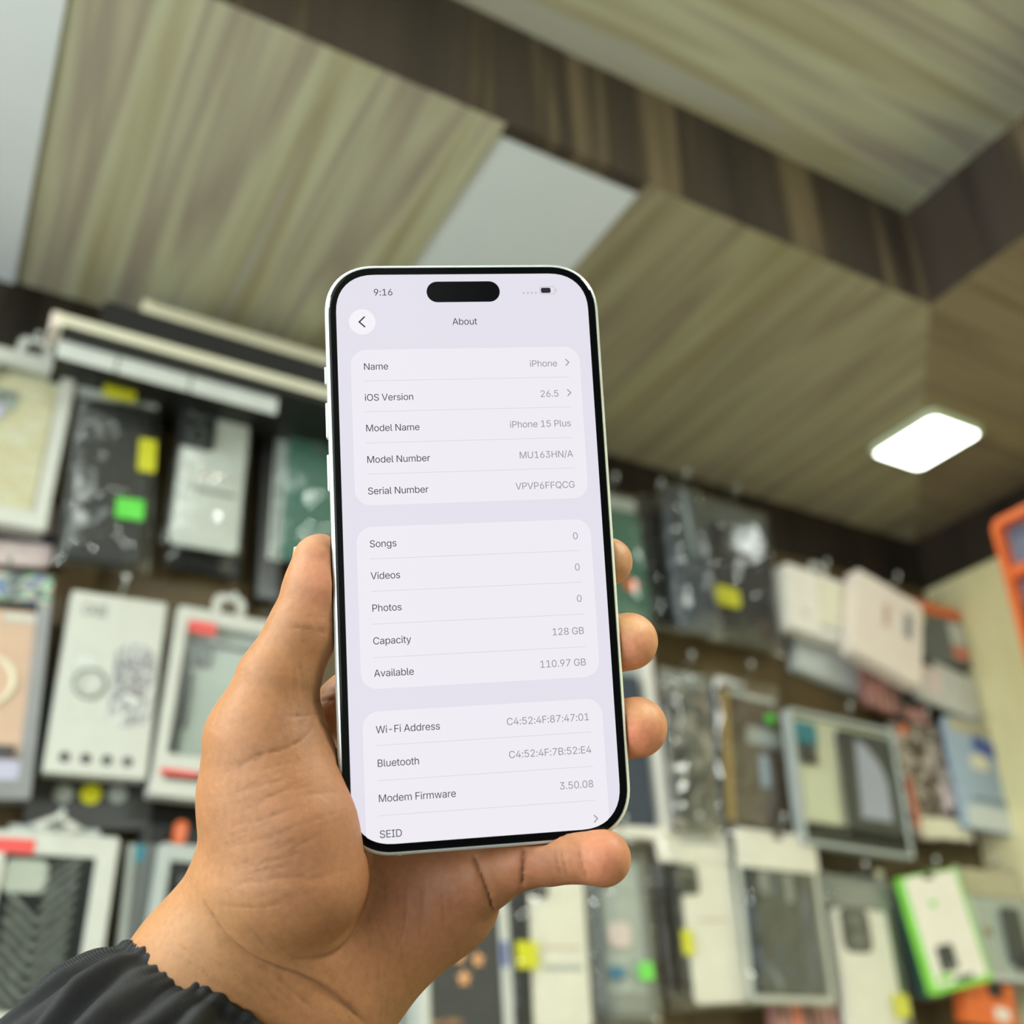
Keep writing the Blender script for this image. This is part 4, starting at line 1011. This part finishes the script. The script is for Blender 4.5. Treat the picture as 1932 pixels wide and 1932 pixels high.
p.slab('carton_body', 'pale', 0, .5, 1, 1, 0, .02, r=.003); p.slab('printed_line', 'grey', .1, .5, .4, .1, -.001, .001)
p = Pack('phone_case_box', 'white box with round hang tab, first row right', (1560, 1088), (1572, 1208), 150, YF)
p.slab('carton_body', 'bright', 0, .5, 1, 1, 0, .03, r=.006, key='body'); p.slab('inner_panel', 'cream', .16, .56, .6, .74, -.001, .001, r=.003); p.slab('printed_line', 'ash', .12, .16, .5, .07, -.001, .001); p.disc('printed_dot', 'blush', -.3, .28, .007, -.001); p.tab('white', -.08, .04, .02); p.hook('peg hook holding the white box with round hang tab', -.08)
p = Pack('phone_case_box', 'larger blank white box overlapping the tabbed one', (1680, 1108), (1676, 1262), 116, 1.142)
p.slab('carton_body', 'warm', 0, .5, 1, 1, 0, .03, r=.003); p.slab('printed_line', 'rose', -.05, .62, .09, .28, -.001, .001); p.slab('printed_line', 'grey', .28, .64, .12, .3, -.001, .001); p.hook('peg hook holding the larger blank white box')
p = Pack('cable_pack', 'grey and white pack with orange top and lime sticker in the corner', (1762, 1142), (1786, 1252), 92, YF, 'cable pack')
p.slab('card_body', 'mid', 0, .5, 1, 1, 0, .016, r=.003); p.slab('orange_header', 'orange', 0, .92, 1.0, .2, -.001, .002); p.slab('white_side', 'white', .34, .56, .30, .4, -.001, .001); p.slab('orange_side', 'salmon', .34, .24, .3, .22, -.001, .001); p.disc('lime_sticker', 'lime', -.34, .70, .0095, -.002)
p.hook('peg hook holding the grey pack with orange top')
p = Pack('phone_case_pack', 'pink and dark striped pack under the blank white boxes', (1684, 1240), (1694, 1348), 112, 1.195)
p.slab('card_body', 'pinkstripe', 0, .5, 1, 1, 0, .014, r=.004); p.slab('dark_panel', 'jet', .2, .55, .3, .7, -.001, .001)
p = Pack('cable_pack', 'brown and black pack below the orange topped one', (1775, 1215), (1790, 1300), 90, 1.20, 'cable pack')
p.slab('card_body', 'brown', 0, .5, 1, 1, 0, .014, r=.003); p.slab('black_panel', 'jet', .3, .58, .42, .5, -.001, .001)
p = Pack('phone_case_box', 'white card with rounded corners beside the beige wall', (1786, 1258), (1792, 1338), 106, YF)
p.slab('card_body', 'white', 0, .5, 1, 1, 0, .012, r=.005); p.slab('printed_line', 'blush', -.25, .5, .3, .6, -.001, .001); p.slab('dark_corner', 'jet', -.36, .88, .24, .22, -.001, .001)

# ---- right side, second row
p = Pack('phone_case_pack', 'white framed pack with slate blue case behind the ring finger', (1166, 1222), (1204, 1582), 132, YF)
p.frame('box_frame', 'bright', d=.024, t=.0125, tb=.016, r=.004); p.slab('backing_card', 'ash', 0, .5, .92, .93, .018, .003); p.slab('phone_case', 'slate', -.02, .46, .66, .80, .005, .010, r=.010, key='phone_case', bev=.002); p.slab('camera_island', 'jet', -.18, .76, .24, .12, .003, .002, r=.004, under='phone_case'); p.hook('peg hook holding the slate blue case pack')
p = Pack('phone_case_pack', 'dark pack with grey floral print in a clear bag, second row', (1292, 1262), (1322, 1572), 96, 1.160)
p.case('floral', 0, .44, .88, .84, .003, .010, cam=None); p.slab('backing_card', 'grey', 0, .93, .92, .12, .006, .001); p.pillow(seed=11, puff=.009); p.hook('peg hook holding the grey floral pack')
p = Pack('phone_case_pack', 'dark pack with gold left edge, green dot and white label', (1404, 1278), (1426, 1580), 140, 1.198)
p.slab('card_body', 'brown', .06, .46, .86, .90, .003, .010, r=.008); p.slab('gold_edge', 'gold', -.28, .48, .10, .80, .001, .003, r=.002); p.slab('white_bar', 'pale', .1, .885, .62, .035, .001, .002); p.disc('green_dot', 'green', .30, .76, .0095, -.004)
p.slab('white_label', 'ash', .22, .63, .46, .11, .001, .001, r=.003); p.slab('blue_patch', 'ice', .2, .42, .12, .2, .0015, .001, r=.003); p.slab('black_edge', 'slate', -.42, .46, .12, .86, .001, .01); p.pillow(seed=12, puff=.006); p.hook('peg hook holding the pack with gold edge')
p = Pack('phone_case_box', 'wide clear box with teal label beside a dark phone picture', (1590, 1356), (1626, 1606), 196, 1.155)
p.frame('box_frame', 'ash', d=.020, t=.006, r=.004); p.slab('backing_card', 'cream', -.0, .52, .95, .93, .012, .006, key='bk'); p.slab('teal_label', 'teal2', -.365, .825, .20, .17, .002, .001); p.slab('black_label', 'char', -.36, .67, .15, .16, .002, .001)
p.slab('cream_panel', 'cream', -.30, .36, .30, .42, .003, .004, r=.003); p.slab('lower_tray', 'jet', .02, .09, .92, .16, .003, .006, r=.002)
p.slab('phone_picture', 'char', .20, .5, .52, .84, .003, .005, r=.010, key='pp'); 
cx, cz = p.at(.20, .5); p.put('screen_highlight', MB().poly([(cx - .030, cz - .05), (cx + .034, cz - .05), (cx + .036, cz + .01), (cx + .024, cz + .04), (cx + .0, cz + .065), (cx - .022, cz + .072)], .0022, .0006), 'lav', 'pp'); p.slab('window', 'win', 0, .5, .93, .92, .001, .0005); p.hook('peg hook holding the wide clear box')
p = Pack('phone_case_pack', 'brown pack with pale butterfly print and small orange dot', (1736, 1366), (1786, 1586), 104, 1.20)
p.slab('card_body', 'butter', 0, .5, 1, 1, 0, .012, r=.004, key='bk'); p.disc('orange_dot', 'orange', -.34, .93, .009, -.001); p.slab('salmon_edge', 'salmon', -.44, .3, .09, .4, -.001, .001); p.slab('cream_base', 'cream', .04, .1, .84, .17, -.001, .001, r=.004)
cx, cz = p.at(.24, .34)
for sx in (1, -1):
    p.put('butterfly_wing', MB().poly([(cx, cz), (cx + sx * .007, cz + .026), (cx + sx * .019, cz + .030), (cx + sx * .018, cz + .006), (cx + sx * .021, cz - .012), (cx + sx * .008, cz - .02)], -.0012, .001), 'blush', 'bk')
p.hook('peg hook holding the brown butterfly pack')
p = Pack('phone_case_pack', 'ice blue pack with blue label and white base', (1838, 1362), (1882, 1570), 108, YF)
p.slab('card_body', 'ice', 0, .5, 1, 1, 0, .012, r=.006, key='bk'); p.slab('header_card', 'beige', 0, .93, .9, .12, -.001, .001); p.slab('blue_label', 'blue', .12, .76, .46, .14, -.001, .001, rot=.25); p.slab('round_label', 'cream', -.06, .61, .3, .14, -.001, .001, r=.012); p.slab('white_base', 'pale', 0, .11, .86, .2, -.001, .001, r=.004); p.slab('printed_line', 'mid', .05, .27, .7, .03, -.001, .001)
p.hook('peg hook holding the ice blue pack')
p = Pack('phone_case_pack', 'black pack cut off by the right edge, second row', (1920, 1385), (1950, 1572), 62, 1.19)
p.slab('card_body', 'jet', 0, .5, 1, 1, 0, .014, r=.004); p.slab('salmon_base', 'salmon', 0, -.02, .8, .14, -.001, .002)

# ---- right side, third row
p = Pack('phone_case_pack', 'clear bag with white card, black bar and yellow sticker below little finger', (1034, 1585), (1052, 1960), 168, YF)
p.slab('phone_card', 'bright', .06, .46, .70, .84, .004, .004, r=.010, key='phone_card'); p.slab('black_bar', 'black', -.36, .5, .24, .96, .002, .012, r=.003); p.slab('camera_bump', 'black', -.12, .735, .2, .09, .001, .003, r=.007, key='cb'); p.disc('lens_ring', 'mid', -.10, .735, .0065, -.0002, .002, under='cb'); p.slab('yellow_sticker', 'yellow', -.30, .40, .24, .135, -.004, .001, r=.002)
p.slab('printed_line', 'rose', .12, .44, .4, .012, .0035, .0006); p.slab('printed_line', 'ash', .12, .34, .44, .03, .0035, .0006); p.slab('right_edge', 'char', .45, .44, .05, .8, .003, .006); p.pillow(seed=13, puff=.006); p.hook('peg hook holding the white card with black bar')
p = Pack('phone_case_pack', 'clear case in bag with blue and green stickers, under the fingertip', (1164, 1572), (1196, 1940), 122, 1.175)
p.frame('phone_case', 'mid', .02, .46, .78, .84, .003, .011, r=.010, t=.006); p.slab('case_back', 'ash', .02, .46, .7, .8, .010, .002, r=.008); p.slab('pink_print', 'blush', -.06, .46, .36, .13, .004, .001, r=.009); p.slab('blue_sticker', 'sky', -.16, .27, .24, .06, .001, .001, r=.003); p.slab('green_sticker', 'green', .26, .275, .24, .095, -.002, .001, r=.004); p.slab('camera_island', 'jet', -.28, .78, .14, .12, .002, .003, r=.003); p.slab('lower_band', 'grey', 0, .1, .66, .14, .006, .002); p.pillow(seed=14, puff=.008); p.hook('peg hook holding the clear case with blue sticker')
p = Pack('phone_case_pack', 'white topped bag with dark camera, white phone card and yellow sticker', (1306, 1566), (1352, 1905), 156, YF)
p.slab('header_card', 'bright', 0, .90, .92, .18, .002, .002, r=.008); p.slab('phone_card', 'bright', .12, .42, .66, .78, .004, .004, r=.010); p.slab('camera_island', 'black', -.17, .71, .34, .17, .001, .004, r=.008, key='ci')
for dx, dz in ((-.07, .035), (.06, .035), (-.07, -.035)): p.disc('lens_ring', 'mid', -.17 + dx, .71 + dz, .005, -.0002, .002, under='ci')
p.slab('dark_strip', 'char', -.26, .42, .08, .62, .003, .004); p.slab('yellow_sticker', 'yellow', -.25, .36, .14, .135, -.004, .001, r=.002); p.slab('printed_line', 'ash', .1, .93, .5, .02, .0015, .0005); p.slab('printed_line', 'rose', .14, .48, .36, .012, .0035, .0005); p.pillow(seed=15, puff=.006, d=.024); p.hook('peg hook holding the white topped bag with dark camera')
p = Pack('phone_case_pack', 'white topped bag with dark smoky blue case, right of centre', (1464, 1566), (1506, 1900), 166, 1.165)
p.slab('header_card', 'bright', 0, .875, .94, .23, .002, .002, r=.010); p.slab('header_notch', 'brown', .02, .965, .10, .05, .0012, .001, r=.003); p.slab('phone_case', 'smoke', .0, .42, .76, .70, .003, .010, r=.008, key='phone_case', bev=.002); p.slab('camera_bar', 'grey', -.2, .68, .08, .13, .0015, .002, r=.003, under='phone_case'); p.slab('camera_bar', 'grey', .08, .66, .08, .17, .0015, .002, r=.003, under='phone_case')
p.frame('white_rim', 'white', 0, .42, .94, .80, .006, .003, r=.008, t=.009); p.pillow(seed=16, puff=.006, d=.024); p.hook('peg hook holding the bag with smoky blue case')
p = Pack('phone_case_pack', 'pink and grey packs bottom edge below the smoky blue case', (1530, 1885), (1545, 1990), 150, 1.20)
p.slab('card_body', 'pinkstripe', 0, .5, 1, 1, 0, .014, r=.003); p.slab('salmon_bar', 'salmon', -.2, .6, .14, .7, -.001, .001)
p = Pack('phone_case_pack', 'grey bag with square two lens camera and yellow sticker', (1618, 1655), (1668, 1970), 138, YF)
p.case('bright', .02, .38, .84, .84, .004, .010, cam=(-.16, .84), cams=.46, lens=2, cm='char'); p.slab('backing_card', 'grey', 0, .91, .94, .2, .007, .001); p.slab('yellow_sticker', 'yellow', .30, .22, .22, .14, -.003, .001, r=.003); p.slab('side_edge', 'char', .40, .4, .1, .8, .003, .008); p.pillow(seed=17, puff=.009); p.hook('peg hook holding the grey bag with two lens camera')
for i, (m_, dx) in enumerate((('teal', -26), ('pink', -18), ('mid', -40))):
    p = Pack('cable_box', ('dark green', 'dusty pink', 'grey')[i] + ' box edge in the stack behind the lime edged box', (1742 + dx, 1670 + 6 * i), (1800 + dx, 1880), 60, 1.19 + .012 * i, 'cable box')
    p.slab('carton_body', m_, 0, .5, 1, 1, 0, .010, r=.003); p.slab('edge_line', 'char', -.4, .5, .1, .94, -.001, .001)
p = Pack('cable_box', 'white box with lime green edges and small black charger picture', (1752, 1646), (1820, 1864), 116, 1.15, 'cable box')
p.slab('carton_body', 'limeedge', 0, .5, 1, 1, 0, .012, r=.004, key='body'); p.slab('white_face', 'bright', 0, .52, .88, .93, -.001, .002, r=.006); p.slab('hang_notch', 'brown', -.04, .965, .16, .05, -.002, .001, r=.003); p.slab('charger_picture', 'char', -.14, .27, .28, .22, -.002, .001, r=.004); p.slab('charger_base', 'grey', -.1, .19, .12, .04, -.003, .001, r=.002); p.slab('green_mark', 'limeedge', -.1, .73, .12, .045, -.002, .001, r=.003); p.slab('grey_line', 'mid', .04, .08, .3, .05, -.002, .001, r=.003); p.slab('green_swirl', 'limeedge', -.26, .12, .24, .05, -.002, .001, r=.004); p.hook('peg hook holding the lime edged box')
p = Pack('earphone_pack', 'beige topped clear pack with long black earpiece at the right edge', (1868, 1642), (1914, 1852), 112, YF, 'earphone pack')
p.slab('backing_card', 'pale', 0, .5, 1, 1, .004, .008, r=.005); p.slab('header_card', 'beige', 0, .87, .98, .26, .001, .003, r=.004); p.slab('earpiece', 'char', .16, .40, .30, .52, -.006, .008, r=.007, key='ep', bev=.002); p.slab('earpiece_tip', 'navy', .2, .18, .22, .16, -.008, .01, r=.006, under='ep'); p.slab('gold_dot', 'gold', -.24, .43, .14, .06, .002, .001, r=.004); p.slab('window', 'win', 0, .4, .92, .7, -.0105, .0005); p.hook('peg hook holding the earphone pack')
p = Pack('earphone_pack', 'blue pack cut off by the right edge, third row', (1928, 1650), (1960, 1840), 50, 1.19, 'earphone pack')
p.slab('card_body', 'blue', 0, .5, 1, 1, 0, .01, r=.004); p.slab('pale_base', 'pale', 0, .2, .9, .3, -.001, .001)
p = Pack('cable_box', 'orange box with white label in the bottom right corner', (1862, 1852), (1874, 1938), 94, YF, 'cable box')
p.slab('carton_body', 'orange', 0, .5, 1, 1, 0, .02, r=.003); p.slab('white_label', 'warm', .22, .32, .30, .30, -.001, .001, r=.003); p.slab('black_notch', 'jet', .14, .84, .3, .34, -.0015, .002, r=.003)

# ---- bright orange framed pack on the right hand wall
o0, o1 = spot_x(1866, 985, 1.44), spot_x(1950, 1300, 1.44)
t = thing('charger_pack', 'bright orange framed pack with grey windows hanging on the right wall', 'charger pack', (1.44, o0.y, o1.z))
hh = o0.z - o1.z; wy = 0.12
def side(mb):                                       # faces -x instead of -y, its left edge at the origin
    mb.v = [(y, -(x + wy / 2), z) for x, y, z in mb.v]; return mb
side(MB().frame(wy, hh, .03, .016, .012, z=hh / 2, tb=.014)).build('orange_frame', C['orange'], t)
side(MB().slab(wy - .02, hh - .02, .003, .004, z=hh / 2, y=.022)).build('backing_card', mat('blue_grey_card', (110, 118, 136), .5, var=.06), t)
side(MB().slab(wy - .02, .018, .024, .002, z=hh * .66, y=.002)).build('cross_bar', C['orange'], t)
side(MB().slab(wy - .02, .05, .008, .004, z=hh * .40, y=.014)).build('charger_block', C['char'], t)
